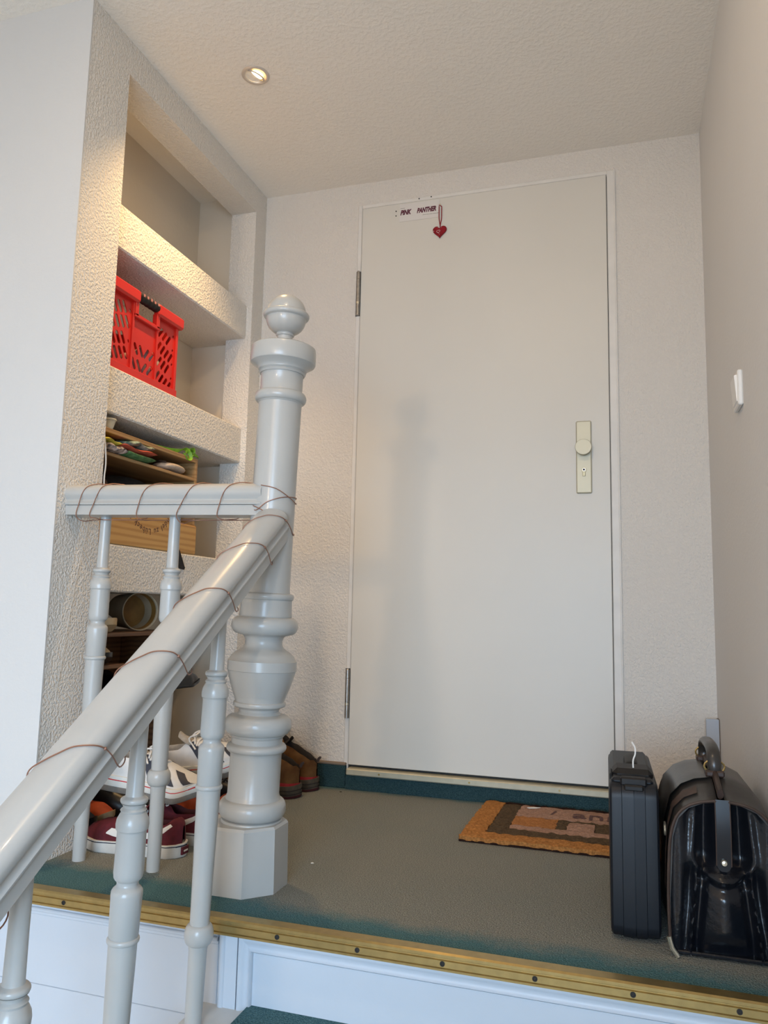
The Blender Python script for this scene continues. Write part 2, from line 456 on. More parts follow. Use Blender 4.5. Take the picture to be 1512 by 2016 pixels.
# ---- landing edge: brass nosing with screws
ns = MB()
prof = [(-1.100, .001), (-1.100, .0045), (-1.124, .0045), (-1.128, .002), (-1.128, -.003), (-1.1262, -.0042), (-1.1262, -.0062), (-1.129, -.0075),
        (-1.129, -.0165), (-1.1265, -.0175), (-1.1265, -.0195), (-1.129, -.021), (-1.129, -.0245), (-1.1255, -.026), (-1.122, -.026), (-1.122, .001)]
ns.prism(prof, 'X', XL, XR)
ns = struct(ns.build('trim_1', 'brass'), 'ridged brass nosing along the front edge of the landing')
sc = None
for x in (-.206, -.045, .112, .272, .43, .587, .746, .903, 1.061):
    m = MB().lathe([(-.0008, .0045), (.0012, .0045), (.0012, .0028), (.0003, .0022), (.0003, 0.0001)], 12, axis='Y')
    if sc is None:
        sc = m.build('screw', 'dark', ns, True, loc=(x, -1.129, -.0122), rot=(pi, 0, 0))
    else:
        c = sc.copy(); COL.objects.link(c); c.parent = ns; c.location = (x, -1.129, -.0122)

# ---- riser panel with mouldings, right of the tread end
rp = MB()
rp.box(.13, XR, -1.094, -1.05, -.19, -.02)
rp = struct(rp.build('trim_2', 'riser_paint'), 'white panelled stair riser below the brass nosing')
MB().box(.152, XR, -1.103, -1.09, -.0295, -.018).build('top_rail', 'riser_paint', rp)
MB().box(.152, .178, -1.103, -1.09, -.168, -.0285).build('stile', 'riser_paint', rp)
MB().lathe([(-.176, .0075), (-.022, .0075)], 16, (.146, -1.099, 0)).build('bead', 'riser_paint', rp, True)
# ogee moulding: vertical piece and horizontal piece mitred
og = [(0, -1.0985), (.001, -1.104), (.006, -1.105), (.011, -1.1015), (.017, -1.0985), (.022, -1.1), (.0255, -1.1035), (.028, -1.1005), (.0285, -1.094)]
vrows = [[(.180 + u, y, -.168) for u, y in og], [(.180 + u, y, -.0315 - u) for u, y in og]]
MB().grid(vrows).build('moulding', 'riser_paint', rp, True, 50)
hrows = [[(.180 + u, y, -.0315 - u) for u, y in og], [(XR, y, -.0315 - u) for u, y in og]]
MB().grid(hrows).build('moulding', 'riser_paint', rp, True, 50)

# ---- fascia boards of the stairwell opening left of the treads
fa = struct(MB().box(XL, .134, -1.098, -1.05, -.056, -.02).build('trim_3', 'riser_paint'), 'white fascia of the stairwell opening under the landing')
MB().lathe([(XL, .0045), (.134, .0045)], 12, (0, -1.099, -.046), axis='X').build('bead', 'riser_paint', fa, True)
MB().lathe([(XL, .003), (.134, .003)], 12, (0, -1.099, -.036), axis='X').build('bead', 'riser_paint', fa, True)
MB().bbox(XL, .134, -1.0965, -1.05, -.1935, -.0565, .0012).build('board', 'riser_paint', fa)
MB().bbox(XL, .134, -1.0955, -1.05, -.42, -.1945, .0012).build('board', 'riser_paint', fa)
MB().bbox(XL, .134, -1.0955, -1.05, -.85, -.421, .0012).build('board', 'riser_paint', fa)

# ---- treads going down, with carpet on top
GO, RI = .245, .1655
for i in range(5):
    y1 = -1.094 - GO * i; z = -RI * (i + 1)
    t = struct(MB().bbox(.098, XR, y1 - GO - .03, y1 + .01, z - .035, z, .006).build('stair_tread', 'tread_paint'), 'painted wooden stair tread below the landing')
    t['label'] = ('uppermost stair tread just under the white riser panel', 'second stair tread below the landing', 'third stair tread below the landing', 'fourth stair tread below the landing', 'fifth stair tread below the landing')[i]
    cp = MB(); cp.bbox(.2, XR - .02, y1 - GO - .034, y1 + .022 if i == 0 else y1 + .004, z, z + .009, .003); cp.box(.2, XR - .02, y1 - GO - .036, y1 - GO - .029, z - .04, z + .006)
    cp.build('carpet_runner', 'carpet_teal', t)
    if i: MB().box(.13, XR, y1 - .006, y1 + .02, z, z + RI - .03).build('riser_board', 'riser_paint', t)
    MB().box(.13, .15, y1 - GO, y1 + .02, z - .30, z - .03).build('string_board', 'riser_paint', t)

# ================================================================== DOOR
DW, DZ0, DZ1 = .863, .0765, 2.0585
dr = bpy.data.objects.new('door_1', None); COL.objects.link(dr); dr.empty_display_size = .05; dr.location = (0, 0, 0)
struct(dr, 'plain white flush door closed at the back of the landing')
MB().bbox(.002, DW, -.004, .03, DZ0, DZ1, .002).build('leaf', 'door_paint', dr)
fm = MB()
for (a, b2) in ((-.016, .0), (DW + .0018, DW + .030)): fm.bbox(a, b2, .0, .05, 0, 2.075, .0025)
fm.bbox(.0, DW + .004, .0, .05, 2.0605, 2.075, .002)
fm.build('frame', 'frame_paint', dr)
MB().bbox(DW + .024, DW + .0295, -.0035, .004, 0, 2.075, .0016).build('frame_bead', 'frame_paint', dr)
MB().box(.0, DW + .004, .012, .05, 0, 2.07).build('rebate', 'dark', dr)
MB().bbox(.004, XR - .285, -.030, .02, .0475, .0685, .003).build('threshold_strip', 'brass_dull', dr)
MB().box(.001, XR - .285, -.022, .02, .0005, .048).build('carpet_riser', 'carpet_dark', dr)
for x in (.12, .42, .70): MB().lathe([(-.0318, .003), (-.0295, .0035)], 10, (x, 0, .058), axis='Y').build('threshold_screw', 'brass', dr, True)
def hinge(z0, z1):
    h = MB().lathe([(z0 + .052, .0068), (z1 - .032, .0068)], 20, (-.0065, -.007, 0)).build('hinge', 'steel', dr, True, label='bare steel door hinge')
    MB().lathe([(z1 - .031, .0066), (z1 - .0035, .0066), (z1 - .002, .005), (z1, .0045)], 20, (-.0065, -.007, 0)).build('knuckle', 'steel', h, True)
    MB().lathe([(z0, .0066), (z0 + .042, .0066)], 20, (-.0065, -.007, 0)).build('knuckle', 'steel', h, True)
    MB().lathe([(z0 + .0425, .0062), (z0 + .0515, .0062)], 16, (-.0065, -.007, 0)).build('hinge_ring', 'nickel', h, True)
    MB().box(-.0165, -.0005, -.0008, .004, z0 - .001, z1 + .001).build('hinge_shadow_gap', 'dark', h)
hinge(1.650, 1.817); hinge(.229, .393)
# lock plate with knob and cylinder
lp = MB().bbox(.7575, .8065, -.0125, -.004, .979, 1.2165, .0035).build('lock_plate', 'champagne', dr, label='champagne-coloured lock plate')
MB().lathe([(-.0155, .0185), (-.0285, .0185), (-.0305, .0205), (-.0315, .0235), (-.0345, .0255), (-.0395, .0258), (-.0415, .0245)], 36, (.782, 0, 1.125), axis='Y').build('door_knob', 'champagne', lp, True, 30)
MB().lathe([(-.0120, .0225), (-.0185, .0210)], 32, (.782, 0, 1.125), axis='Y').build('knob_collar', 'champagne_dark', lp, True)
cyl = MB()
cyl.lathe([(-.0145, .0085), (-.0122, .0088)], 24, (.782, 0, 1.0555), axis='Y')
cyl.bbox(.7770, .7870, -.0138, -.012, 1.0345, 1.0545, .001)
cyl = cyl.build('lock_cylinder', 'champagne_dark', lp, True)
MB().lathe([(-.0152, .0058), (-.0142, .0060)], 20, (.782, 0, 1.0555), axis='Y').build('cylinder_plug', 'steel', cyl, True)
MB().lathe([(-.0156, .0030), (-.0150, .0030)], 12, (.782, 0, 1.0555), axis='Y').build('keyhole', 'dark_hole', cyl, True)
for x, y, z in ((.131, -.0048, 2.0305), (.131, -.0048, 2.0125), (.2155, -.001, 2.0690), (.2605, -.001, 2.0700)):
    MB().lathe([(y - .0012, .0012), (y - .0008, .0022), (y + .002, .0022)], 10, (x, 0, z), axis='Y').build('nail_head', 'dark', dr, True)
# paint chip low on the door
# sign
sg = thing('door_sign', 'small pale paper sign with dark red lettering at the top of the door', 'sign', (.219, -.0045, 2.0205))
MB().box(-.0745, .0745, -.0008, .0002, -.0335, .0325).build('paper', 'paper', sg)
Mt = Matrix.Rotation(pi / 2, 4, 'X')
for s, x, sc_ in (('PINK', -.0715, .70), ('PANTHER', -.0095, .645)):
    M = Matrix.Translation((x, -.0010, -.0075)) @ Mt @ Matrix.Diagonal((sc_, 1.0, 1, 1))
    text_mesh(s, .0245, .0002, 'ink', 'lettering', sg, shear=.28, bold=.0013, M=M)
MB().box(-.0715, -.0545, -.0011, -.0008, .0165, .0178).build('small_print', 'ink_grey', sg)
sp = MB(); x = .012
for wd in (.008, .004, .006, .003, .010, .012, .009): sp.box(x, x + wd, -.0011, -.0008, -.0185, -.0172); x += wd + .0013
sp.build('small_print', 'ink_grey', sg)
# felt heart
ht = thing('hanging_heart', 'small red felt heart with white stitching hanging beside the paper sign', 'ornament', (.2955, -.0045, 1.93))
def heart(n=40, s=1.0):
    out = []
    for i in range(n):
        a = 2 * pi * i / n
        out.append((16 * math.sin(a) ** 3 * s, (13 * math.cos(a) - 5 * math.cos(2 * a) - 2 * math.cos(3 * a) - math.cos(4 * a)) * s))
    return out
rows = []
for k, (sc_, y) in enumerate(((.86, 0), (1, -.003), (1, -.0055), (.93, -.0085), (.72, -.0108), (.4, -.0122), (.02, -.0127))):
    rows.append([(u * sc_, y, v * sc_ ) for u, v in heart(40, .00158)])
MB().grid(rows, close_u=True).build('heart_body', 'felt_red', ht, True, 60)
for cx, cz, a in ((-.0120, .0075, .5), (.0110, .0110, -.5), (-.0035, -.0035, .1)):
    hp = [(u * math.cos(a) - v * math.sin(a) + cx, 0, u * math.sin(a) + v * math.cos(a) + cz) for u, v in heart(24, .00040)]
    pts = [(x, -.0125 + .0045 * min(1, math.hypot(x, z) / .022) ** 2, z) for x, _, z in hp]
    MB().tube(pts + [pts[0]], .00055, 5, False).build('stitching', 'thread_white', ht, True)
for cx, cz in ((.019, .007), (-.021, .001), (.000, -.0135), (-.003, .012)):
    MB().ball((cx, -.0118 + .0035 * min(1, math.hypot(cx, cz) / .022) ** 2, cz), .0014, n=8, m=5).build('bead', 'thread_white', ht, True)
lo = []
for i in range(25):
    t = i / 24 * 2 - 1
    lo.append((.0008 + (.0048 if t > 0 else -.0048) * (1 - abs(t) ** 6) * sm(0, .35, 1 - abs(t)) * (.3 + .7 * sm(1, .5, abs(t))), -.003, .012 + .089 * (1 - abs(t))))
MB().tube(lo, .0016, 6).build('hanging_loop', 'felt_red', ht, True)
MB().lathe([(-.008, .0024), (-.006, .0030), (0, .0016)], 10, (.0008, 0, .0995), axis='Y').build('pin', 'nickel', ht, True)

# ================================================================== CEILING SPOT
def ceiling_spot(lx, ly, label, aim, power, col, cone, blend, tl):
    sp_ = thing('ceiling_spotlight', label, 'lamp', (lx, ly, ZC), group='recessed ceiling spotlights')
    MB().lathe([(.002, .041), (-.0015, .0412), (-.0035, .039), (-.0042, .034), (-.003, .0305), (-.0005, .0295), (.0, .0294)], 48, capb=False, capt=False).build('trim_ring', 'lamp_ring', sp_, True, 50)
    MB().lathe([(-.0010, .0288), (-.0035, .0275), (-.0035, .0245), (-.0005, .0240)], 40, capb=False, capt=False).build('swivel_ring', 'lamp_ring', sp_, True, 50, rot=tl)
    MB().lathe([(-.0022, .0252), (.0, .0205), (.0005, .0202)], 40, capb=False, capt=False).build('reflector', 'reflector', sp_, True, 60, rot=tl)
    MB().lathe([(-.0016, .0001), (-.0013, .010), (.0, .0205)], 32, capb=False, capt=False).build('bulb_lens', 'bulb_glow', sp_, True, 60, rot=tl)
    ld = bpy.data.lights.new('spot_beam', 'SPOT'); ld.energy = power; ld.color = col; ld.spot_size = math.radians(cone); ld.spot_blend = blend; ld.shadow_soft_size = .022
    lo_ = bpy.data.objects.new('spot_beam', ld); COL.objects.link(lo_); lo_.parent = sp_; lo_.location = (-.003, 0, -.012)
    lo_.rotation_euler = Vector(aim).to_track_quat('-Z', 'Y').to_euler()
ceiling_spot(-.1205, -.638, 'round recessed spotlight glowing warm in the ceiling above the shelf niches', (-.16, .0, -.80), SPOT_W, (1.0, .64, .28), 92, .85, (math.radians(6), math.radians(24), 0))
ceiling_spot(.55, -1.95, 'added warm fill spotlight in the ceiling above the upper stairs, behind the viewer', (0, .45, -.80), FILL_SPOT_W, (1.0, .72, .43), 150, .6, (0, 0, 0))  # invented second fixture out of view, adds warm fill on door and walls
pe = thing('fill_globe_lamp', 'added warm fill globe hanging unseen in the stairwell behind the viewer', 'lamp', (-.1, -4.7, 1.30))  # invented glowing globe, added to warm and brighten ceiling and walls
MB().ball((0, 0, 0), .11, n=28, m=18).build('globe', 'fill_globe_glow', pe, True, 70)
MB().lathe([(.10, .035), (.13, .030), (.135, .008)], 20).build('lamp_cap', 'lamp_ring', pe, True)
MB().tube([(0, 0, .13), (0, 0, ZC - 1.30)], .004, 8).build('cord', 'cable_white', pe, True)

# ================================================================== BALUSTRADE
ba = thing('stair_balustrade', 'grey-white painted balustrade with a thick turned post, two handrails and turned balusters', 'railing', (.107, -.93, 0))
TILT = math.radians(1.83)
bl = Vector((.107, -.93, 0))
P = []
def arc(z, r, dz, dr, n=7):      # convex half-round bead centred at z
    for i in range(n):
        a = -pi / 2 + pi * i / (n - 1); P.append((z + dz * math.sin(a), r + dr * math.cos(a)))
P += [(.120, .066), (.1365, .067), (.139, .0655)]
arc(.161, .0600, .020, .0135, 11)
P += [(.186, .0585), (.191, .0566), (.274, .0562), (.279, .0575)]
arc(.2895, .0590, .0085, .0070)
P += [(.300, .0560), (.311, .0562), (.316, .060)]
arc(.3385, .0590, .0205, .0150, 11)
P += [(.362, .0480), (.368, .0440), (.373, .0450), (.3765, .050)]
arc(.3835, .0545, .0055, .0040, 5)
P += [(.391, .0545), (.401, .0580), (.416, .0640), (.432, .0690), (.447, .0735), (.4565, .0755), (.4575, .0772), (.4785, .0768), (.4795, .0750), (.489, .0690), (.496, .0620), (.501, .0540), (.5035, .0500), (.507, .0455), (.514, .0420), (.523, .0415), (.530, .0440), (.5335, .0480)]
arc(.556, .0585, .0195, .0165, 11)
P += [(.577, .0590), (.580, .0588), (.592, .0580), (.604, .0575), (.612, .0577)]
arc(.6205, .0570, .0070, .0040)
P += [(.629, .0520), (.634, .0508), (.75, .0500), (.904, .0494), (1.062, .0496), (1.066, .0500), (1.068, .052)]
arc(1.081, .0520, .0120, .0078, 9)
P += [(1.094, .0500), (1.098, .0490), (1.136, .0488), (1.139, .0505)]
nw = MB().lathe(P, 64).build('newel_post', 'rail_paint', ba, True, 35, loc=(0, 0, 0), rot=(0, TILT, 0), label='thick turned newel post')
ap = .083; o8 = []
for i in range(8):
    a = pi / 8 + i * pi / 4; r = ap / math.cos(pi / 8); o8.append((r * math.cos(a), r * math.sin(a)))
MB().grid([[(x * k, y * k, z) for x, y in o8] for z, k in ((-.002, 1.015), (.129, .985), (.1345, .94))], close_u=True, cap=True).build('base_block', 'rail_paint', nw, label='octagonal base block', rot=(0, -TILT, 0), loc=(-.003, -.004, 0))
P = [(1.136, .0520), (1.140, .0545), (1.143, .0525), (1.146, .0560), (1.149, .0565), (1.153, .0600), (1.158, .0680), (1.162, .0745), (1.166, .0762), (1.196, .0752), (1.200, .0742), (1.203, .0700), (1.206, .0560), (1.209, .0400), (1.213, .0250), (1.218, .0185)]
MB().lathe(P, 64).build('cap', 'rail_paint', nw, True, 32)
P = [(1.216, .0185), (1.224, .0170), (1.229, .0180), (1.231, .0208), (1.234, .0218), (1.237, .0208), (1.2385, .0255), (1.243, .0325), (1.250, .0395), (1.258, .0440), (1.266, .0462), (1.2725, .0468)]
arc(1.2805, .0482, .0070, .0062, 9)
P += [(1.2885, .0460), (1.292, .0455), (1.301, .0435), (1.310, .0392), (1.318, .0325), (1.3245, .0235), (1.329, .0130), (1.331, .0050), (1.3313, .0002)]
MB().lathe(P, 56).build('finial', 'rail_paint', nw, True, 32)

# handrail section (u across, v up), v = 0 at the underside of the fillet
SEC = [(-.031, 0), (-.031, .0230), (-.0345, .0245), (-.0355, .0280), (-.0335, .0310), (-.0305, .0340), (-.0300, .0375), (-.0325, .0415), (-.0360, .0455), (-.0380, .0510), (-.0375, .0580), (-.0335, .0652), (-.026, .0712), (-.014, .0752), (0, .0765)]
SEC = SEC + [(-u, v) for u, v in SEC[-2::-1]]
FIL = [(-.031, .0005), (-.031, .0235), (.031, .0235), (.031, .0005)]
def rail_obj(name, A, B, lab):
    """A, B: world points of the underside centre line"""
    A, B = Vector(A), Vector(B); t = (B - A).normalized(); side = t.cross(Vector((0, 0, 1))).normalized(); up = side.cross(t)
    f = lambda p, u, v: p + side * u + up * v - bl
    body = [s for s in SEC if s[1] >= .0245]
    rows = [[f(p, u, v) for u, v in body + [(.02, .0240), (-.02, .0240)]] for p in (A, B)]
    o = MB().grid(rows, close_u=True, cap=True).build(name, 'rail_paint', ba, True, 40, label=lab)
    rows = [[f(p, u, v) for u, v in FIL] for p in (A, B)]
    MB().grid(rows, close_u=True, cap=True).build('fillet', 'rail_paint', o)
    return A, B, t, side, up
RAILF = rail_obj('handrail', (-.410, -.955, .8085), (.125, -.945, .8005), 'short level handrail running to the wall')
sl = .678
def rz(y): return .428 + sl * (y + 1.413)
RAILS = rail_obj('handrail', (.148, -1.98, rz(-1.98)), (.148, -.935, rz(-.935)), 'sloping handrail going down the stairs')

# balusters: profile relative to the ring height
BP = [(-.676, .0150), (-.60, .0158), (-.500, .0168), (-.496, .0175)]
P = BP
def arcb(z, r, dz, dr, n=7):
    for i in range(n):
        a = -pi / 2 + pi * i / (n - 1); P.append((z + dz * math.sin(a), r + dr * math.cos(a)))
arcb(-.472, .0180, .018, .0088, 11)
P += [(-.452, .0180), (-.35, .0196), (-.26, .0214), (-.217, .0220)]
arcb(-.2095, .0222, .0045, .0030, 7)
P += [(-.204, .0228), (-.150, .0240), (-.142, .0245), (-.1365, .0240), (-.1325, .0215), (-.130, .0180), (-.126, .0165), (-.122, .0172), (-.1195, .0200), (-.116, .0222), (-.109, .0232), (-.048, .0226), (-.0455, .0230), (-.0435, .0250), (-.036, .0256), (-.028, .0245), (-.021, .0210), (-.018, .0190), (-.0165, .0195), (-.0145, .0205), (-.0125, .0190), (-.0105, .0165), (-.0075, .0170), (-.0045, .0200)]
arcb(0, .0175, .0048, .0040, 7)
P += [(.007, .0145), (.010, .0140), (.07, .0132)]
def baluster(x, y, z0, ring, ztop, tilt):
    pr = [(z - 0, r) for z, r in BP]
    zb = z0 - ring
    pr = [(zb, pr[0][1])] + [q for q in pr if q[0] > zb + .01] + [(ztop - ring, .0130)]
    # the base point stays at the foot
    q = [(z + ring - z0, r) for z, r in pr]
    return MB().lathe(q, 32).build('baluster', 'rail_paint', ba, True, 38, loc=Vector((x, y, z0)) - bl, rot=(0, tilt, 0))
baluster(-.330, -.930, .0, .6765, .822, math.radians(.9))
baluster(-.128, -.932, .0, .6765, .818, math.radians(.5))
zt = lambda y: rz(y) + .02
baluster(.137, -1.186, -RI, .469, zt(-1.186), math.radians(1.3))
baluster(.135, -1.428, -RI * 2, .289, zt(-1.428), math.radians(1.5))
baluster(.136, -1.662, -RI * 3, .108, zt(-1.662), math.radians(1.2))
baluster(.137, -1.905, -RI * 4, -.066, zt(-1.905), math.radians(1.2))

# ================================================================== FAIRY-LIGHT WIRE
fw = thing('fairy_light_wire', 'thin copper fairy-light wire wound around both white handrails', 'string lights', (.107, -.93, .8))
fo = Vector((.107, -.93, .8))
HULL = [(-.033, -.0015), (-.0375, .028), (-.039, .0515), (-.034, .068), (-.014, .0775), (0, .0788), (.014, .0775), (.034, .068), (.039, .0515), (.0375, .028), (.033, -.0015)]
def hull_pts(R, s0, s1, a, sway=.0, loop=.0):
    """one turn around rail R: from under one side over the top to under the other, moving s0 -> s1 along it"""
    A, B, t, side, up = R; out = []
    n = len(HULL)
    for i, (u, v) in enumerate(HULL if a > 0 else HULL[::-1]):
        k = i / (n - 1); p = A + t * (s0 + (s1 - s0) * k + sway * math.sin(k * 9 + s0 * 31)) + side * u + up * v
        out.append(p)
    return out
def catmull(pts, n=5):
    pts = [Vector(p) for p in pts]; out = []
    for i in range(len(pts) - 1):
        p0, p1, p2, p3 = pts[max(i - 1, 0)], pts[i], pts[i + 1], pts[min(i + 2, len(pts) - 1)]
        for k in range(n):
            t = k / n; out.append(.5 * ((2 * p1) + (p2 - p0) * t + (2 * p0 - 5 * p1 + 4 * p2 - p3) * t * t + (3 * p1 - p0 - 3 * p2 + p3) * t ** 3))
    return out + [pts[-1]]
# level rail: turns from the wall to the post
A, B, t, side, up = RAILF
LEN = (B - A).length
path = []
for s in (.075, .115, .245, .355, .455):
    # front side is +/- side depending on direction: choose the ordering so that the wire falls over the front
    seg = hull_pts(RAILF, s + .085, s - .030, 1, .004)
    path += seg
    e = seg[-1]; path.append(e + Vector((.012, .012, -.012 - .006 * math.sin(s * 40)))); path.append(e + Vector((.03, .045, -.006)))
m = MB().tube([p - fo for p in catmull(path, 4)], .0011, 5)
# around the post
loopz = [(-100, .868), (-60, .860), (-20, .842), (15, .832), (60, .842), (140, .85), (200, .845), (245, .812), (280, .830), (320, .842), (375, .846), (430, .846), (520, .842), (590, .826), (620, .815), (640, .806)]
pp = []
for a, z in loopz:
    r = .0518; aa = math.radians(a); ax = .107 + math.tan(TILT) * z
    pp.append((ax + r * math.cos(aa), -.93 + r * math.sin(aa), z))
m.tube([p - fo for p in catmull([Vector(q) for q in pp], 6)], .0011, 5)
m.build('wire', 'copper_wire', fw, True)
# sloping rail
A, B, t, side, up = RAILS
LEN = (B - A).length
path = []; leds = []
for y in (-1.80, -1.575, -1.395, -1.235, -1.09, -.985):
    s = (y + 1.98) / (t.y)
    seg = hull_pts(RAILS, s - .045, s + .075, 1, .004)
    leds.append(seg[8]); path += seg
    e = seg[-1]; path.append(e + Vector((-.012, .03, .005))); path.append(e + Vector((-.04, .06, .02)))
MB().tube([p - fo for p in catmull(path, 4)], .0011, 5).build('wire', 'copper_wire', fw, True)
for p in leds: MB().ball(p - fo, .0026, n=8, m=6).build('led_bead', 'copper_wire', fw, True)

# ================================================================== SHOES
def make_shoe(name, label, cat, loc, yaw, L=.28, W=.098, pitch=0., roll=0., group=None,
              upper='maroon', sole='sole_white', lining='maroon_dark', sole_h=.028, collar=.080, heel_h=.090, vamp=.078, toe_h=.050,
              spring=.006, stripes=None, laces=None, tongue=None, flare=1.05, open0=.05, open1=.47, band=None, bands=(), toe_band=None, heel_patch=None, outsole=None, accent=None, pointy=0., heel_tab=None, hts=None, osh=.007):
    th = thing(name, label, cat, loc, (0, 0, 0), group)
    th.rotation_mode = 'XYZ'
    th.rotation_euler = (Matrix.Rotation(yaw, 3, 'Z') @ Matrix.Rotation(pitch, 3, 'Y') @ Matrix.Rotation(roll, 3, 'X')).to_euler()
    TS = [0, .03, .10, .25, .42, .60, .74, .86, .95, 1.0]
    WS = [.10, .46, .70, .76, .74, .90, 1.0, .90 - .22 * pointy, .60 - .22 * pointy, .06]
    wid = lambda t: W / 2 * itp(TS, WS, t)
    cen = lambda t: .012 * math.sin(t * pi) * (t) - .006 * sm(.7, 1, t)
    zb = lambda t: spring * 4 * sm(.72, 1.0, t) + spring * .8 * sm(.10, 0, t)
    zs = lambda t: sole_h * (1 - .10 * sm(.3, .8, t)) + zb(t)
    hh = lambda t: itp([0, .04, .14, .30, .46, .60, .78, .92, 1.0], hts or [heel_h * .80, heel_h, collar + .004, collar, vamp + .012, vamp, toe_h + .010, toe_h * .92, toe_h * .50], t)
    ow = lambda t: sm(open0, open0 + .07, t) * sm(open1, open1 - .16, t) * .72
    def outer(t, a, side, off=0.):
        th_ = a * pi / 2
        w_, z0, h = wid(t) * .97 + off, zs(t) - .004, hh(t) + off
        bx = .55 + .30 * sm(.45, .8, t)
        return Vector((L * t, side * w_ * max(0., math.cos(th_)) ** bx + cen(t), z0 + (h - z0) * math.sin(th_) ** (1.0 - .12 * sm(.5, 1, t))))
    def amax(t):
        o = ow(t)
        if o <= 0: return 1.
        bx = .55 + .30 * sm(.45, .8, t)
        return math.acos(min(1., (o ** (1 / bx)))) / (pi / 2)
    rows = []; lin = []
    N = 36
    for i in range(N + 1):
        t = i / N; am = amax(t); o = ow(t); r = []
        for j in range(11): r.append(outer(t, am * j / 10, 1))
        l2 = []
        for j in range(10, -1, -1): l2.append(outer(t, am * j / 10, -1))
        if o > 0.02:
            pl, pr = r[-1], l2[0]; dep = sm(0, .35, o); zin = pl.z + (zs(t) + .008 - pl.z) * dep
            mid = [Vector((pl.x, pl.y + (pr.y - pl.y) * q, pl.z + (zin - pl.z) * zz)) for q, zz in ((.05, .04), (.08, .35), (.12, .8), (.3, 1), (.5, 1), (.7, 1), (.88, .8), (.92, .35), (.95, .04))]
        else:
            pl, pr = r[-1], l2[0]; mid = [pl.lerp(pr, q) for q in (.1, .2, .3, .4, .5, .6, .7, .8, .9)]
        rows.append(r); lin.append(([r[-1]] + mid + [l2[0]], l2))
    up = MB(); up.grid(rows); up.grid([b for a, b in lin])
    closed_in = [a for a, b in lin]
    # vamp (closed part of the top) belongs to the upper, the opening to the lining
    k0 = next(i for i in range(N + 1) if ow(i / N) > .02); k1 = max(i for i in range(N + 1) if ow(i / N) > .02)
    if k0 > 0: up.grid(closed_in[:k0 + 1])
    up.grid(closed_in[k1:])
    up.build('upper', upper, th, True, 70)
    MB().grid(closed_in[k0:k1 + 1]).build('lining', lining, th, True, 70)
    # sole
    def ring(t, k, zz):
        return [(L * t * 1.0, s_ * wid(t) * k + cen(t), zz) for s_ in (1, -1)]
    def solid(zlo, zhi, k, nm, mt, parent=th, t0=0., t1=1.):
        M_ = 30; rr = []
        for i in range(M_ + 1):
            t = t0 + (t1 - t0) * i / M_; w_ = wid(t) * k + .0015
            x = L * (t + (k - 1) * (t - .5) * .8)
            rr.append([(x, w_ * .96 + cen(t), zlo(t)), (x, w_, zlo(t) + .003), (x, w_, zhi(t) - .002), (x, w_ * .985 + cen(t) * 0, zhi(t)), (x, -w_ * .985, zhi(t)), (x, -w_, zhi(t) - .002), (x, -w_, zlo(t) + .003), (x, -w_ * .96 + cen(t), zlo(t))])
            rr[-1] = [(px, py + (cen(t) if 0 < q < 7 and q not in (0, 3, 7) else (cen(t) if q == 3 else 0)), pz) for q, (px, py, pz) in enumerate(rr[-1])]
        return MB().grid(rr, close_u=True, cap=True).build(nm, mt, parent, True, 50)
    if outsole:
        solid(lambda t: zb(t), lambda t: zb(t) + osh, flare, 'outsole', outsole)
        so = solid(lambda t: zb(t) + osh - .001, zs, flare, 'midsole', sole)
    else:
        so = solid(zb, zs, flare, 'sole', sole)
    for (f0, f1, mt, k) in bands:
        solid(lambda t: zb(t) + (zs(t) - zb(t)) * f0, lambda t: zb(t) + (zs(t) - zb(t)) * f1, flare + k, 'sole_band', mt, so)
    if heel_patch:
        MB().bbox(-.004, .002, -.013, .013, .006, sole_h - .006, .001).build('heel_patch', heel_patch, so, loc=(-.0035, 0, 0))
        MB().bbox(-.0052, -.004, -.008, .008, sole_h * .42, sole_h * .55, .0004).build('heel_mark', 'sole_white', so, loc=(-.0035, 0, 0))
    if stripes:
        for quad, side, mt in stripes:
            (ta, aa), (tb, ab), (tc_, ac), (td, ad) = quad; g = []
            for i in range(9):
                u = i / 8; row = []
                for j in range(5):
                    v = j / 4
                    t = (ta * (1 - u) + tb * u) * (1 - v) + (td * (1 - u) + tc_ * u) * v
                    a = (aa * (1 - u) + ab * u) * (1 - v) + (ad * (1 - u) + ac * u) * v
                    row.append(outer(t, a, side, .0012))
                g.append(row)
            MB().grid(g).build('side_stripe', mt, th, True, 60)
    if tongue:
        g = []
        for i in range(8):
            k = i / 7; t = .52 - .20 * k; row = []
            for j in range(7):
                q = j / 6 * 2 - 1
                row.append((L * t, q * W * .22 * (1 - .2 * k ** 3), vamp + .004 + .040 * k - .010 * q * q + (.004 if k > .9 else 0)))
            g.append(row)
        g2 = [[(x + .004, y, z - .005) for x, y, z in r] for r in g[::-1]]
        MB().grid(g + g2, close_v=True).build('tongue', tongue, th, True, 60)
    if laces:
        for k in range(4):
            t = .46 + .052 * k; pts = []
            for j in range(9):
                q = j / 8 * 2 - 1
                h = hh(t) + .004
                pts.append((L * t + .006 * q * (1 if k % 2 else -1), q * W * .24, h - .012 * q * q))
            MB().tube(pts, .0028, 6).build('lace', laces, th, True)
        for sgn in (1, -1):
            pts = [(L * .46, 0, hh(.46) + .008)]
            for j in range(1, 9):
                q = j / 8; pts.append((L * .46 + .012 * math.sin(q * 7), sgn * (.034 * q + .008 * math.sin(q * 6)), hh(.46) + .010 + .010 * math.sin(q * pi) - .030 * q * q))
            MB().tube(pts, .0024, 6).build('lace', laces, th, True)
    if heel_tab:
        MB().tube([(-.001, 0, heel_h - .012), (-.006, 0, heel_h - .002), (-.010, 0, heel_h + .001), (-.013, 0, heel_h)], .0018, 6, ry=.005).build('pull_tab', heel_tab, th, True)
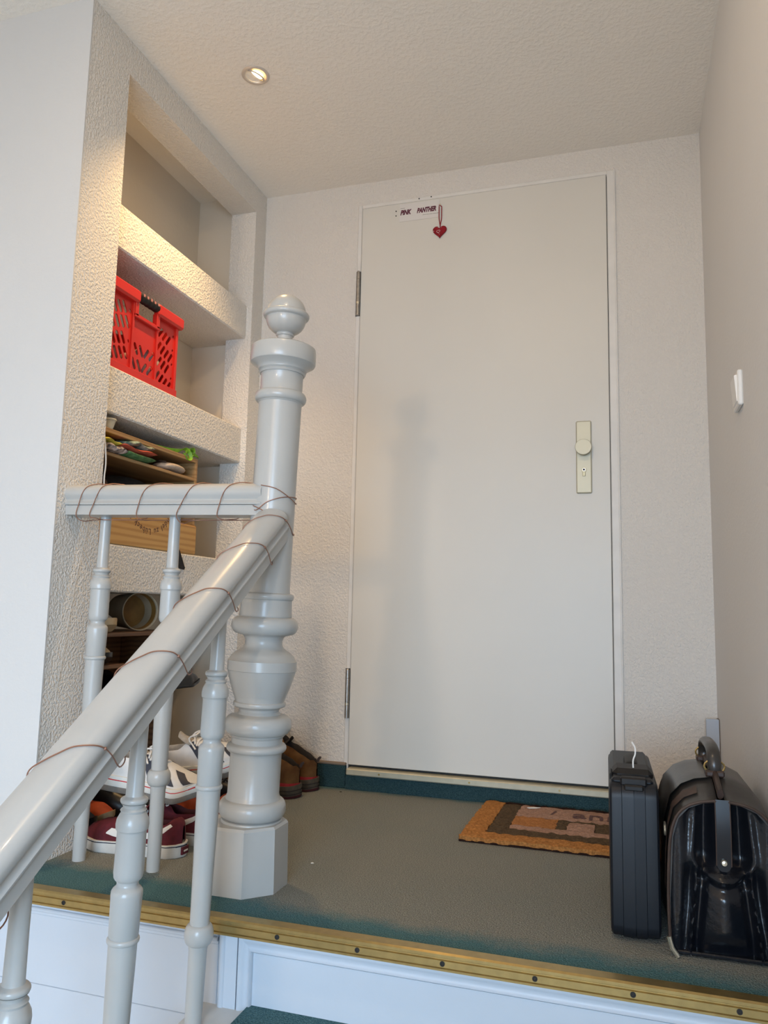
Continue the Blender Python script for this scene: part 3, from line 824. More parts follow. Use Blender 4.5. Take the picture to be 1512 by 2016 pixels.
    if band:
        g = []
        for i in range(N + 1):
            t = i / N; g.append([outer(t, a, 1, .0022) for a in (.0, .03, .07, .09)])
        for i in range(N, -1, -1):
            t = i / N; g.append([outer(t, a, -1, .0022) for a in (.0, .03, .07, .09)])
        MB().grid(g, close_v=True).build('welt_line', band, th, True, 60)
    return th

# maroon canvas sneakers: curved white stripe on the side
swoosh = []
def curve_stripe(side):
    qs = []; n = 7
    top = [(.66, .30), (.62, .44), (.56, .40), (.47, .34), (.36, .32), (.24, .36), (.14, .50), (.08, .62)]
    bot = [(.66, .26), (.60, .20), (.53, .14), (.45, .13), (.34, .14), (.22, .20), (.12, .36), (.06, .52)]
    for i in range(n): qs.append(((top[i], top[i + 1], bot[i + 1], bot[i]), side, 'lace_white'))
    return qs
vk = dict(L=.282, W=.100, upper='maroon', sole='sole_white', lining='maroon_dark', sole_h=.030, collar=.078, heel_h=.088, vamp=.074, toe_h=.056, spring=.001,
          laces='lace_white', tongue='maroon', heel_patch='maroon', stripes=curve_stripe(1) + curve_stripe(-1), bands=((.80, .90, 'stripe_navy', .006),))
make_shoe('sneaker', 'maroon canvas sneaker with white sole, the nearer one behind the balusters', 'shoe', (-.122, -.818, 0), pi - .04, group='maroon sneakers behind the balusters', **vk)
make_shoe('sneaker', 'maroon canvas sneaker with white sole, half hidden behind its nearer twin', 'shoe', (-.110, -.706, 0), pi - .03, group='maroon sneakers behind the balusters', **vk)

def three(side, sh=0.):
    out = []
    for k in range(3):
        t0 = .84 - .165 * k
        out.append((((t0, .12), (t0 + .085, .12), (t0 - .035, .80), (t0 - .12, .80)), side, 'stripe_navy'))
    return out
rk = dict(L=.292, W=.100, upper='shoe_white', sole='foam_white', lining='lining_grey', sole_h=.040, collar=.086, heel_h=.104, vamp=.080, toe_h=.062, spring=.008,
          laces='lace_white', tongue='lining_grey', outsole='tread_grey', stripes=three(1) + three(-1), bands=((.66, .82, 'accent_red', .008),), flare=1.10, osh=.014, open0=-.01, hts=[.085, .104, .096, .094, .102, .086, .072, .060, .034])
make_shoe('running_shoe', 'white running shoe with navy stripes lying on top of the maroon sneakers', 'shoe', (-.405, -.790, .140), .20, pitch=.14, roll=.04, group='white running shoes piled in the niche', **rk)
make_shoe('running_shoe', 'white running shoe with navy stripes, tilted behind the upper end of the shoe pile', 'shoe', (-.350, -.600, .112), .16, pitch=-.16, roll=.16, group='white running shoes piled in the niche', **rk)
# shoes below them
make_shoe('trainer', 'orange trainer with black sole at the bottom of the shoe pile', 'shoe', (-.130, -.560, 0), pi - .1, L=.28, upper='shoe_orange', sole='shoe_black', lining='cloth_dark', laces='shoe_black')
make_shoe('trainer', 'black trainer beneath the tilted white running shoe', 'shoe', (-.105, -.425, 0), pi - .05, L=.28, upper='shoe_black', sole='shoe_black', lining='cloth_dark', laces='shoe_black')
make_shoe('slip_on_shoe', 'navy slip-on shoe standing in the niche behind the maroon toe cap', 'shoe', (-.600, -.765, 0), .0, L=.18, W=.085, upper='shoe_navy', sole='shoe_black', lining='cloth_dark')
make_shoe('sandal', 'orange-red shoe with tan sole on the niche floor behind the navy one', 'shoe', (-.645, -.665, .0), .0, L=.21, W=.08, upper='shoe_orange', sole='shoe_tan', lining='cloth_dark', sole_h=.018, collar=.055, heel_h=.06, vamp=.055, toe_h=.045)

# brown boots beside the door skirting
bk = dict(L=.292, W=.108, upper='suede_brown', sole='rubber_brown', lining='collar_dark', sole_h=.038, collar=.150, heel_h=.104, vamp=.120, toe_h=.070, spring=.004, flare=1.06,
          laces='cloth_brown', tongue='collar_dark', band='red_line', heel_tab='leather_edge', bands=((.28, .34, 'collar_dark', .012), (.58, .64, 'collar_dark', .012)), open0=-.02, open1=.50, outsole='maroon_dark', hts=[.085, .108, .130, .160, .176, .128, .085, .068, .035])
make_shoe('ankle_boot', 'brown suede boot with a red welt line, just right of the thick post', 'boot', (-.098, -.178, 0), pi + .12, group='brown suede boots by the door', **bk)
make_shoe('ankle_boot', 'brown suede boot with a red welt line, closest to the wall beside the door', 'boot', (-.082, -.072, 0), pi + .02, group='brown suede boots by the door', **bk)

# ================================================================== SHOE RACK in the lowest niche
rk_ = thing('shoe_rack', 'dark wooden shoe rack in the lowest wall niche', 'rack', (-.54, -.60, 0))
for y in (-.225, .215):
    MB().bbox(-.10, .085, y - .009, y + .009, 0, .505, .002).build('side_panel', 'rack_wood', rk_)
for z, y1 in ((.505, .235), (.330, .235), (.418, -.03)):
    MB().bbox(-.10, .090, -.240, y1, z, z + .012, .002).build('rack_board', 'rack_wood', rk_)
MB().box(-.108, -.10, -.235, .225, .0, .51).build('back_panel', 'rack_wood', rk_)

# round tin lying on its side on the rack
tn = thing('round_tin', 'round beige tin lying open on its side on top of the dark shoe rack', 'tin', (-.512, -.520, .5755), (math.radians(0), 0, math.radians(-28)))
MB().lathe([(-.070, .050), (.040, .056), (.046, .0575), (.048, .0560), (.045, .0535), (.040, .0530), (-.020, .0480)], 40, axis='X', capt=False).build('tin_wall', 'tin_beige', tn, True, 40)
MB().lathe([(-.0205, .0482), (-.0200, .0300), (-.0180, .0295), (-.0185, .0001)], 36, axis='X', capb=False).build('tin_bottom', 'tin_inside', tn, True, 40)
MB().lathe([(-.0195, .0483), (.0395, .0528)], 40, axis='X', capb=False, capt=False).build('tin_inner_wall', 'tin_inside', tn, True, 40)
MB().lathe([(.0385, .0565), (.0415, .0578)], 40, axis='X', capb=False, capt=False).build('tin_seam', 'dark', tn, True, 40)

make_shoe('low_shoe', 'grey shoe with tan toe cap on the rack beside the round tin', 'shoe', (-.612, -.735, .517), -.04, L=.20, W=.075, upper='shoe_grey', sole='shoe_tan', lining='cloth_dark', sole_h=.02, collar=.07, heel_h=.08, vamp=.07, toe_h=.045)
make_shoe('low_shoe', 'tan shoe with black sole sticking out of the rack, left of centre', 'shoe', (-.625, -.735, .431), -.04, L=.205, W=.08, upper='shoe_tan', sole='shoe_black', lining='cloth_dark', sole_h=.014, collar=.06, heel_h=.068, vamp=.058, toe_h=.048)
make_shoe('low_shoe', 'black dress shoe with white toe edge in the middle of the rack', 'shoe', (-.62, -.62, .343), 0, L=.19, W=.08, upper='shoe_black', sole='sole_white', lining='cloth_dark', sole_h=.012, collar=.06, heel_h=.07, vamp=.055, toe_h=.04)
make_shoe('pointed_shoe', 'black pointed shoe jutting past the right end of the rack', 'shoe', (-.452, -.545, .3425), pi / 2 - .10, L=.262, W=.085, pitch=0, upper='shoe_black', sole='shoe_black', lining='cloth_dark', sole_h=.010, collar=.06, heel_h=.07, vamp=.055, toe_h=.04, pointy=1.0, spring=.003)
def tall_boot(loc, yaw, lab):
    b = thing('rain_boot', lab, 'boot', loc, (0, 0, yaw), 'black tall boots on the niche floor')
    rows = []
    for z, cx, rx, ry in ((.012, .095, .125, .047), (.03, .095, .126, .048), (.055, .085, .112, .046), (.075, .062, .085, .045), (.10, .040, .058, .046), (.15, .030, .046, .047), (.24, .030, .050, .050), (.31, .030, .052, .052)):
        rows.append([(cx - .05 + rx * math.cos(2 * pi * i / 24), ry * math.sin(2 * pi * i / 24), z) for i in range(24)])
    MB().grid(rows, close_u=True).build('boot_shaft', 'shoe_black', b, True, 60)
    MB().grid([[(x, y, 0) for x, y, z in rows[0]], [(x, y, .014) for x, y, z in rows[1]]], close_u=True, cap=True).build('boot_sole', 'black_rubber', b)
tall_boot((-.605, -.565, 0), 0, 'black rain boot under the rack, next to the orange-red shoe')
tall_boot((-.605, -.455, 0), 0, 'black rain boot under the rack, behind the tilted white running shoe')

# ================================================================== RED CRATE (second niche)
cr = thing('folding_crate', 'bright red plastic folding crate with a black grip in the niche', 'crate', (-.425, -.665, 1.2365))
CY0, CY1, CD, CH = -.172, .176, -.225, .256     # y range, depth, height (local)
# front: frame, three slotted panels
MF = Matrix(((0, 0, 1, 0), (1, 0, 0, 0), (0, 1, 0, 0), (0, 0, 0, 1)))      # (u, v) -> (y, z), thickness along x
def slot(u, v, ln, w_, a, n=5):
    out = []
    for s_ in (1, -1):
        for i in range(n + 1):
            b = a + s_ * 0 + (-pi / 2 + pi * i / n) + (0 if s_ > 0 else pi)
            out.append((u + s_ * math.cos(a) * ln / 2 + math.cos(b) * w_ / 2, v + s_ * math.sin(a) * ln / 2 + math.sin(b) * w_ / 2))
    return out
def rect(u0, u1, v0, v1): return [(u0, v0), (u1, v0), (u1, v1), (u0, v1)]
panels = [(-.158, -.060), (-.054, .058), (.064, .160)]
for k, (u0, u1) in enumerate(panels):
    holes = []
    hi = .212 if k != 1 else .172
    ang = (-1.05, 0, .95)[k]
    rows = 4 if k != 1 else 3
    for r in range(4):
        for c in range(4):
            u = u0 + .014 + (u1 - u0 - .028) * (c + .5 * (r % 2) * .6) / 3.3; v = .045 + r * .045 + (.006 * c if k == 0 else -.006 * c if k == 2 else 0)
            a = ang
            if k == 1:
                a = -1.05 if c < 2 else .95
                if r == 2 or v > .18: continue
                if r == 3 and c in (1, 2): continue
            if u + .008 > u1 - .006 or v + .018 > hi: continue
            holes.append(slot(u, v, .0255, .0125, a))
    for c in range(4):
        v = .055 + c * .045
        if v < hi - .012 and not (k == 1 and c == 2): holes.append(slot(u1 - .0095, v, .003, .007, ang))
    plate_holes(rect(u0, u1, .022, .226 if k != 1 else .182), holes, .0025, Matrix.Translation((-.0085, 0, 0)) @ MF, 'red_plastic', 'slotted_panel', cr)
fr = MB()
fr.bbox(-.012, .0, CY0, CY1, 0, .024, .002)
for u0, u1 in ((CY0, -.157), (-.061, -.053), (.057, .065), (.159, CY1 - .006)): fr.bbox(-.012, -.001, u0, u1, .02, .224, .0015)
fr.build('front_frame', 'red_plastic', cr)
rim = MB()
rim.bbox(-.014, .011, CY0 - .008, -.043, .219, CH, .006); rim.bbox(-.014, .011, .047, CY1 + .008, .219, CH, .006)
rim.bbox(-.014, .004, -.058, .062, .176, .188, .002)
rim.bbox(-.014, .004, -.058, -.043, .18, .225, .002); rim.bbox(-.014, .004, .047, .062, .18, .225, .002)
rim.build('rim', 'red_plastic', cr)
gp = []; gr = []
for i in range(19):
    k = i / 18; gp.append((-.002, -.046 + .096 * k, .2415)); gr.append(.0125 + .0016 * abs(math.sin(k * pi * 5)))
g = MB().tube(gp, gr, 12).build('grip', 'black_rubber', cr, True, label='black rubber grip')
for i in range(5): MB().bbox(.0095, .0125, -.036 + .018 * i, -.029 + .018 * i, .243, .2515, .001).build('grip_rib', 'grip_pad', g)
sd = MB()
sd.bbox(CD, -.012, CY1 - .008, CY1 - .004, 0, .222, .001); sd.bbox(CD, -.012, CY0, CY0 + .004, 0, .222, .001)
sd.bbox(CD, CD + .004, CY0, CY1 - .004, 0, .222, .001)
sd.build('side_wall', 'red_plastic', cr)
MB().bbox(CD, -.012, CY0, CY1 - .004, .002, .006, .001).build('crate_floor', 'red_plastic', cr)
MB().bbox(-.02, -.012, CY1 - .006, CY1 + .002, .10, .13, .001).build('latch', 'red_plastic', cr)
def lump(name, label, cat, loc, rx, ry, rz, mname, seed, group=None, amp=.14):
    rnd = random.Random(seed); ph = [(rnd.uniform(1.5, 5), rnd.uniform(1.5, 5), rnd.uniform(1.5, 5), rnd.uniform(0, 6)) for _ in range(6)]
    fn = lambda d: 1 + amp * sum(math.sin(a * d.x + b * d.y + c * d.z + p) for a, b, c, p in ph) / 3
    o = MB().ball((0, 0, 0), rx, ry, rz, 26, 18, fn).build(name, mname, None, True, 60, loc=loc)
    return tag(o, label, cat, group)
lump('cloth_bundle', 'white and red crumpled bundle inside the red crate, right side', 'cloth', (-.505, -.575, 1.310), .055, .062, .062, 'bundle_white', 3)
lump('cloth_bundle', 'pinkish crumpled bundle inside the red crate, left side', 'cloth', (-.53, -.745, 1.298), .060, .060, .050, 'bundle_pink', 5)

# ================================================================== WINE BOX (third niche)
wx = thing('wooden_wine_box', 'wooden wine box used as a shelf in the third niche, lettering upside down', 'box', (-.425, -.593, .757))
BH = .312
MB().bbox(-.235, 0, -.252, .250, BH - .013, BH, .0015).build('top_board', 'pine_edge', wx)
MB().bbox(-.235, 0, -.250, .248, 0, .010, .0015).build('bottom_board', 'pine_edge', wx)
for y in (-.252, .238): MB().bbox(-.235, 0, y, y + .012, .010, BH - .013, .0015).build('side_board', 'pine_edge', wx)
MB().box(-.235, -.228, -.252, .250, 0, BH).build('back_board', 'pine_edge', wx)
MB().bbox(-.228, -.002, -.240, .238, .238, .248, .0015).build('middle_board', 'pine_edge', wx)
fb = MB().bbox(-.001, .009, -.252, .108, .0, .138, .0025).build('front_board', 'pine_board', wx)
MB().bbox(-.001, .008, .114, .252, .0, .095, .006).build('front_board', 'pine_board', wx)
# branded lettering on an arc, upside down as the box stands on its head
txt = 'Handel zu Lübeck'; ds = {k: v * 1.42 for k, v in {'H': .013, 'L': .0105, ' ': .0075, 'z': .0085, 'u': .0098, 'd': .0100, 'l': .0055, 'c': .0088, 'k': .0096, 'e': .0096, 'n': .0100, 'a': .0096, 'ü': .0098, 'b': .0100}.items()}
RAD = .118; c_y, c_z = -.010, .176                # circle centre, text hangs along its lower arc reading upside down
tot = sum(ds[c] for c in txt); ang = -.62 + tot / RAD
for c in txt:
    a = ang - ds[c] / 2 / RAD; ang -= ds[c] / RAD
    if c == ' ': continue
    # text plane: local x of the glyph runs to -y of the box (upside down), glyph up points down
    cx, cz = c_y + RAD * math.sin(a), c_z - RAD * math.cos(a)
    M = Matrix.Translation((.0092, cx, cz)) @ Matrix.Rotation(a, 4, 'X') @ Matrix(((0, 0, 1, 0), (-1, 0, 0, 0), (0, -1, 0, 0), (0, 0, 0, 1)))
    text_mesh(c, .026, .0002, 'mat_ink', 'brand_letter', fb, M=M, align='CENTER', res=2)

def ruffle(name, label, cat, loc, rot, length, width, th, mname, waves, amp, seed, group=None):
    """folded cloth: a stack of wavy layers with a rounded front fold"""
    rnd = random.Random(seed); rows = []; n, m = 26, 14
    p1, p2 = rnd.uniform(0, 6), rnd.uniform(0, 6)
    for i in range(n + 1):
        u = i / n; prof = []
        e = (1 - (2 * u - 1) ** 14) ** .5 if abs(2 * u - 1) < 1 else 0.05
        e = max(e, .08)
        for j in range(m):
            a = 2 * pi * j / m
            yy = (u - .5) * length; xx = math.cos(a) * width / 2; zz = (abs(math.sin(a)) ** .7) * (1 if math.sin(a) > 0 else -1) * th / 2 * e
            zz += amp * math.sin(waves * u * 2 * pi + p1) * (.5 + .5 * math.cos(a)) + amp * .5 * math.sin(waves * 2.3 * u * pi + p2) * math.cos(a)
            xx += amp * .8 * math.sin(waves * 1.4 * u * 2 * pi + p2) * (math.cos(a) > 0)
            prof.append((xx, yy, zz))
        rows.append(prof)
    o = MB().grid(rows, close_u=True, cap=True).build(name, mname, None, True, 60, loc=loc, rot=rot)
    return tag(o, label, cat, group)
G = 'folded cloths in the wine box'
ZM = .757 + .248
ruffle('folded_cloth', 'black and white cow-patterned cloth at the left end of the wine box', 'cloth', (-.485, -.780, ZM + .012), (0, 0, .05), .088, .16, .024, 'cloth_cow', 1.5, .002, 1, G)
ruffle('folded_cloth', 'yellow-green cloth lying on the cow-patterned one', 'cloth', (-.486, -.795, ZM + .029), (0, 0, 0), .075, .15, .014, 'cloth_yellow', 1, .002, 2, G)
ruffle('folded_cloth', 'dark green cloth at the bottom of the wine box pile', 'cloth', (-.485, -.668, ZM + .010), (0, 0, .04), .135, .16, .019, 'cloth_green', 1, .0015, 3, G)
ruffle('folded_cloth', 'coral red cloth between the green and the teal one', 'cloth', (-.485, -.676, ZM + .0255), (0, 0, -.03), .150, .165, .014, 'cloth_coral', 1.2, .0018, 4, G)
ruffle('folded_cloth', 'teal cloth with pale pattern on top of the pile', 'cloth', (-.485, -.665, ZM + .0425), (0, 0, .03), .125, .155, .018, 'cloth_teal', 1.6, .0035, 5, G)
# pale fleece slipper
fs = []
for i in range(15):
    u = i / 14; r = max(.001, math.sqrt(max(0, 1 - abs(2 * u - 1) ** 3.2)))
    fs.append([((.038 * r) * math.cos(a), (u - .5) * .135, .013 * r * math.sin(a) + .006 * math.sin(u * 3) - .003) for a in [2 * pi * k / 16 for k in range(16)]])
sl_ = thing('fleece_slipper', 'pale fluffy slipper on the middle board of the wine box', 'slipper', (-.460, -.455, ZM + .0165), (0, 0, .05))
MB().grid(fs, close_u=True, cap=True).build('slipper_body', 'fleece', sl_, True, 70)
MB().tube([(-.02, -.050, .010), (0, -.058, .0135), (.02, -.052, .010)], .003, 6).build('slipper_cuff', 'leather_edge', sl_, True)
# dark stuff in the lower compartment, black cloth enlarged to deepen its shade
lump('dark_cloth', 'crumpled black cloth filling the lower part of the wine box', 'cloth', (-.53, -.575, .880), .085, .205, .095, 'cloth_dark', 9, amp=.07)
lump('brown_hat', 'dark brown rounded woollen hat at the left of the wine box', 'hat', (-.462, -.787, .862), .040, .034, .085, 'cloth_brown', 11, amp=.04)
# green ribbon and cup on top of the box
rb = thing('green_ribbon', 'curled bright green ribbon on top of the wine box', 'ribbon', (-.470, -.420, .757 + BH))
def ribbon(pts, w_, nm, mt='ribbon_green', d=(0, 0, 1)):
    pts = catmull([Vector(p) for p in pts], 6); rows = []
    for i, p in enumerate(pts):
        a = i / len(pts) * 2.2; dv = Vector((math.sin(a) * .7, .2, math.cos(a))).normalized()
        rows.append([p - dv * w_ / 2, p + dv * w_ / 2])
    r2 = [[b + Vector((.0006, 0, .0006)), a + Vector((.0006, 0, .0006))] for a, b in rows]
    MB().grid([a + b for a, b in zip(rows, r2)], close_u=True, cap=True).build(nm, mt, rb, True, 60)
ribbon([(-.02, -.14, .006), (.0, -.10, .008), (.02, -.06, .006), (.038, -.025, .010), (.042, .0, .020), (.046, .018, .012), (.050, .022, -.008), (.046, .008, -.012), (.044, -.002, .004)], .014, 'ribbon_tail')
ribbon([(.044, .000, .008), (.046, .020, .020), (.044, .040, .026), (.040, .050, .018), (.042, .036, .008)], .016, 'ribbon_bow')
ribbon([(.044, .020, .006), (.046, .042, .010), (.044, .062, .008), (.042, .074, .007)], .013, 'ribbon_tail')
cu_ = thing('small_cup', 'small cream ceramic cup at the left end on top of the wine box', 'cup', (-.440, -.788, .757 + BH))
MB().lathe([(0, .013), (.003, .014), (.012, .0165), (.024, .020), (.0265, .0225), (.0285, .0215), (.027, .0190), (.012, .0150), (.006, .0120)], 24, capt=True).build('cup_body', 'ceramic', cu_, True, 50)
MB().lathe([(.0225, .0205), (.0245, .0225), (.0265, .0222)], 24, capb=False, capt=False).build('cup_rim', 'ceramic', cu_, True)
# black tab hanging over the lowest shelf edge
tb = thing('black_strap', 'black fabric strap end hanging over the front of the lowest plaster shelf', 'strap', (-.4125, -.452, .762))
MB().prism([(-.022, .0), (.004, .004), (.040, -.050), (.036, -.056), (-.016, -.050)], 'X', .0, .003).build('strap_end', 'cloth_dark', tb)
MB().prism([(-.022, .0), (.004, .0), (.004, .0035), (-.022, .0035)], 'X', -.010, .002).build('strap_fold', 'cloth_dark', tb)

# cables along the pier
cb = thing('white_cable', 'white cable hanging at the niche edge beside the wine box', 'cable', (-.388, -.852, .75))
o_ = Vector((-.388, -.852, .75))
pts = [(-.400, -.852, 1.04), (-.394, -.851, 1.00), (-.391, -.850, .96), (-.3905, -.853, .92), (-.3895, -.850, .87), (-.3895, -.848, .83), (-.389, -.851, .79)]
MB().tube([Vector(p) - o_ for p in catmull([Vector(p) for p in pts], 6)], .0020, 6).build('cable', 'cable_white', cb, True)
cb2 = thing('thin_wire', 'thin pale wire running slanting down the roughcast pier beside the niches', 'cable', (-.39, -.90, .35))
o_ = Vector((-.39, -.90, .35))
pts = [(-.3905, -.862, 1.03), (-.3895, -.880, .92), (-.3885, -.905, .80), (-.3885, -.935, .66), (-.3885, -.957, .52), (-.3885, -.978, .38)]
MB().tube([Vector(p) - o_ for p in catmull([Vector(p) for p in pts], 8)], .0008, 5).build('wire', 'wire_painted', cb2, True)

# ================================================================== DOORMAT
dm = thing('doormat', 'orange-brown coir doormat with striped border in front of the door', 'mat', (.475, -.455, 0), (0, 0, math.radians(-.6)))
MW, MD = .60, .405
def bristly(x0, x1, y0, y1, z0, z1, nm, mt, parent, n=.012, amp=.0022, seed=1):
    rnd = random.Random(seed); nx, ny = max(2, int((x1 - x0) / n)), max(2, int((y1 - y0) / n)); rows = []
    for j in range(ny + 1):
        r = []
        for i in range(nx + 1):
            ed = i in (0, nx) or j in (0, ny)
            r.append((x0 + (x1 - x0) * i / nx + (rnd.uniform(-.0022, .0022) if ed else 0), y0 + (y1 - y0) * j / ny + (rnd.uniform(-.0022, .0022) if ed else 0), z1 + rnd.uniform(-amp, amp) - (.002 if ed else 0)))
        rows.append(r)
    m_ = MB().grid(rows)
    loop = rows[0] + [r[-1] for r in rows[1:]] + rows[-1][-2::-1] + [r[0] for r in rows[-2:0:-1]]
    m_.grid([[(x, y, z0) for x, y, z in loop], loop], close_u=True)
    return m_.build(nm, mt, parent, False)
MB().bbox(0, MW, 0, MD, .0005, .006, .001).build('backing', 'coir_dark', dm)
bristly(0, MW, 0, .060, .004, .0165, 'border_strip', 'coir', dm, seed=2)
bristly(0, .060, .060, MD, .004, .0165, 'border_strip', 'coir', dm, seed=3)
bristly(.060, MW, .060, .118, .004, .0155, 'inner_border', 'coir_brown', dm, seed=4)
bristly(.060, .112, .118, MD - .012, .004, .0155, 'inner_border', 'coir_brown', dm, seed=5)
bristly(.060, MW, MD - .012, MD, .004, .0155, 'inner_border', 'coir_dark', dm, seed=6)
bristly(.112, MW, .118, .165, .004, .0150, 'field_stripe', 'coir_pink', dm, seed=7)
bristly(.112, .232, .165, .262, .004, .0150, 'field_block', 'coir_orange', dm, seed=8)
bristly(.232, .262, .165, .262, .004, .0150, 'field_block', 'coir_brown', dm, seed=9)
bristly(.262, .335, .165, .250, .004, .0150, 'field_block', 'coir_pink', dm, seed=10)
bristly(.335, .470, .165, .262, .004, .0150, 'field_block', 'coir_brown', dm, seed=11)
bristly(.470, MW, .165, .262, .004, .0150, 'field_block', 'coir_pink', dm, seed=14)
bristly(.262, .335, .250, .262, .004, .0150, 'field_block', 'coir_brown', dm, seed=12)
bristly(.112, MW, .262, MD - .012, .004, .0150, 'field_stripe', 'coir_pink', dm, seed=13)
MB().box(.44, MW, .2585, .2655, .0135, .0172).build('field_line', 'coir_dark', dm)
MB().box(.44, MW, .1615, .1685, .0135, .0172).build('field_line', 'coir_dark', dm)
text_mesh('annoe', .100, .0006, 'mat_ink', 'lettering', dm, M=Matrix.Translation((.266, .288, .0178)) @ Matrix.Diagonal((1, .95, 1, 1)))
MB().add([(.205, .300, .0172), (.211, .300, .0172), (.221, .345, .0172), (.215, .345, .0172)], [(0, 1, 2, 3)]).build('stroke', 'mat_ink', dm)
MB().prism([(.132, .352), (.150, .362), (.170, .368), (.160, .356), (.140, .346)], 'Z', .0165, .0180).build('leaf_mark', 'crumb', dm)

# ================================================================== HARD CASE
hc = thing('hard_case', 'slim black hard-shell case standing on edge beside the doormat', 'case', (.911, -.955, 0), (0, 0, math.radians(1.5)))
def rrect(y0, y1, z0, z1, r, n=6):
    out = []
    for cy, cz, a0 in ((y1 - r, z1 - r, 0), (y0 + r, z1 - r, pi / 2), (y0 + r, z0 + r, pi), (y1 - r, z0 + r, 1.5 * pi)):
        for i in range(n + 1):
            a = a0 + pi / 2 * i / n; out.append((cy + r * math.cos(a), cz + r * math.sin(a)))
    return out
def shell(xs, nm):
    rows = []
    for x, ins in xs:
        rows.append([(x, y, z) for y, z in rrect(0 + ins, .355 - ins, .004 + ins, .281 - ins, max(.004, .026 - ins * .3))])
    return MB().grid(rows, close_u=True, cap=True).build(nm, 'case_plastic', hc, True, 30)
shell([(-.0445, .010), (-.0435, .004), (-.040, .0005), (-.036, 0), (-.0225, -.0), (-.0215, -.0018), (-.0008, -.0025)], 'shell')
shell([(.0008, -.0025), (.0195, -.0018), (.0205, 0), (.036, 0), (.040, .0005), (.0435, .004), (.0445, .010)], 'shell')
shell([(-.001, .001), (.001, .001)], 'seam')
h = MB()
pts = [(0, .125, .272), (0, .128, .288), (0, .140, .2935), (0, .215, .2935), (0, .227, .288), (0, .230, .272)]
h = MB().tube(catmull([Vector(p) for p in pts], 4), .0075, 10, ry=.013).build('handle', 'black_rubber', hc, True)
MB().bbox(-.040, .036, .02, .335, .276, .288, .005).build('top_ridge', 'case_plastic', hc)
MB().bbox(-.043, -.038, .05, .10, .262, .290, .002).build('latch', 'black_rubber', hc)
MB().bbox(-.024, .024, .008, .028, .276, .292, .003).build('latch', 'black_rubber', hc)
MB().bbox(-.018, .018, .000, .010, .268, .280, .003).build('latch', 'black_rubber', hc)
MB().bbox(-.038, .038, .05, .12, .276, .2995, .009).build('latch_cover', 'black_rubber', hc)
for y in (.04, .30): MB().bbox(-.03, .03, y, y + .02, 0, .006, .001).build('foot', 'black_rubber', hc)
tg = thing('cable_tie', 'loose end of a white cable tie standing up on the black case', 'cable tie', (.911, -.885, .3015))
MB().tube(catmull([Vector(p) for p in ((.0, 0, -.002), (.000, 0, .012), (.004, 0, .024), (.004, 0, .036), (.001, 0, .042), (-.002, 0, .047))], 5), .0016, 6).build('tie', 'plastic_white', tg, True)

# ================================================================== LEATHER BAG
lb = thing('leather_bag', "black leather doctor's bag with a handle beside the right wall", 'bag', (1.060, -.985, 0), (0, 0, math.radians(1.0)))
BL = .345
PR = [(.080, .004), (.0895, .012), (.0925, .040), (.0935, .10), (.0915, .16), (.0875, .205), (.0775, .238), (.060, .257), (.036, .267), (.010, .271)]
def lift(k):      # ridge is higher in the middle of the bag
    return sm(0, .30, k) * sm(1, .70, k)
for sgn, nm in ((-1, 'side_panel'), (1, 'side_panel')):
    rows = []
    for i in range(17):
        k = i / 16; L_ = lift(k); r = []
        for q, (x, z) in enumerate(PR):
            z2 = z + .026 * L_ * sm(.15, .28, z); x2 = x + .004 * math.sin(k * 9 + q) * (z < .2) * .5 - .006 * (1 - L_) * sm(.2, .27, z) * 0
            r.append((sgn * x2, BL * k, z2))
        rows.append(r)
    th_ = [[(x - sgn * .004, y, z - .002) for x, y, z in r[::-1]] for r in rows]
    MB().grid([a + b for a, b in zip(rows, th_)], close_u=True, cap=True).build(nm, 'leather_top', lb, True, 60)
    for yy in (0., BL):
        k = 0 if yy == 0 else 1
        e = [Vector((sgn * x, yy, z)) for x, z in PR]
        MB().tube(catmull(e, 3), .0042, 8, ry=.0030).build('edge_trim', 'leather_edge', lb, True)
MB().bbox(-.086, .086, .004, BL - .004, .003, .010, .002).build('bottom', 'leather_black', lb)
# folded end gussets
def hw(z):
    for i in range(len(PR) - 1):
        if PR[i][1] <= z <= PR[i + 1][1]:
            k = (z - PR[i][1]) / (PR[i + 1][1] - PR[i][1]); return PR[i][0] + (PR[i + 1][0] - PR[i][0]) * k
    return PR[0][0] if z < PR[0][1] else .008
def gus(x, z):
    g_ = lambda v, s_: math.exp(-(v / s_) ** 2)
    y = .022
    ax = abs(x)
    low = sm(.170, .120, z)
    xr = .046 + .012 * sm(.14, .0, z)                       # crease line flares outwards to the floor
    y -= .030 * low * g_(x, .034 + .012 * sm(.14, 0, z)) * (.55 + .45 * sm(.0, .05, z))     # bulging centre panel
    y -= .013 * low * g_(ax - xr, .0035)                    # standing seam ridges
    y += .010 * low * g_(ax - xr + .011, .006) + .012 * low * g_(ax - xr - .012, .008)
    y -= .018 * g_(ax - .072, .014)                         # roll beside the edge
    up = sm(.130, .175, z)
    y -= .020 * up * g_(x, .018)                            # upper fold under the strap
    y += .014 * up * g_(ax - .030, .012)
    y -= .014 * up * g_(ax - .048 + .10 * (z - .20), .010)
    # hanging U-shaped fold below the stud
    zu = .138 + 9.0 * x * x
    y -= .014 * g_(z - zu, .008) * sm(.055, .040, ax)
    y += .010 * g_(z - zu + .018, .008) * sm(.045, .03, ax)
    # arch of the bottom edge
    y += .012 * sm(.035, .0, z - .012 * g_(x, .03)) * g_(x, .04)
    return y
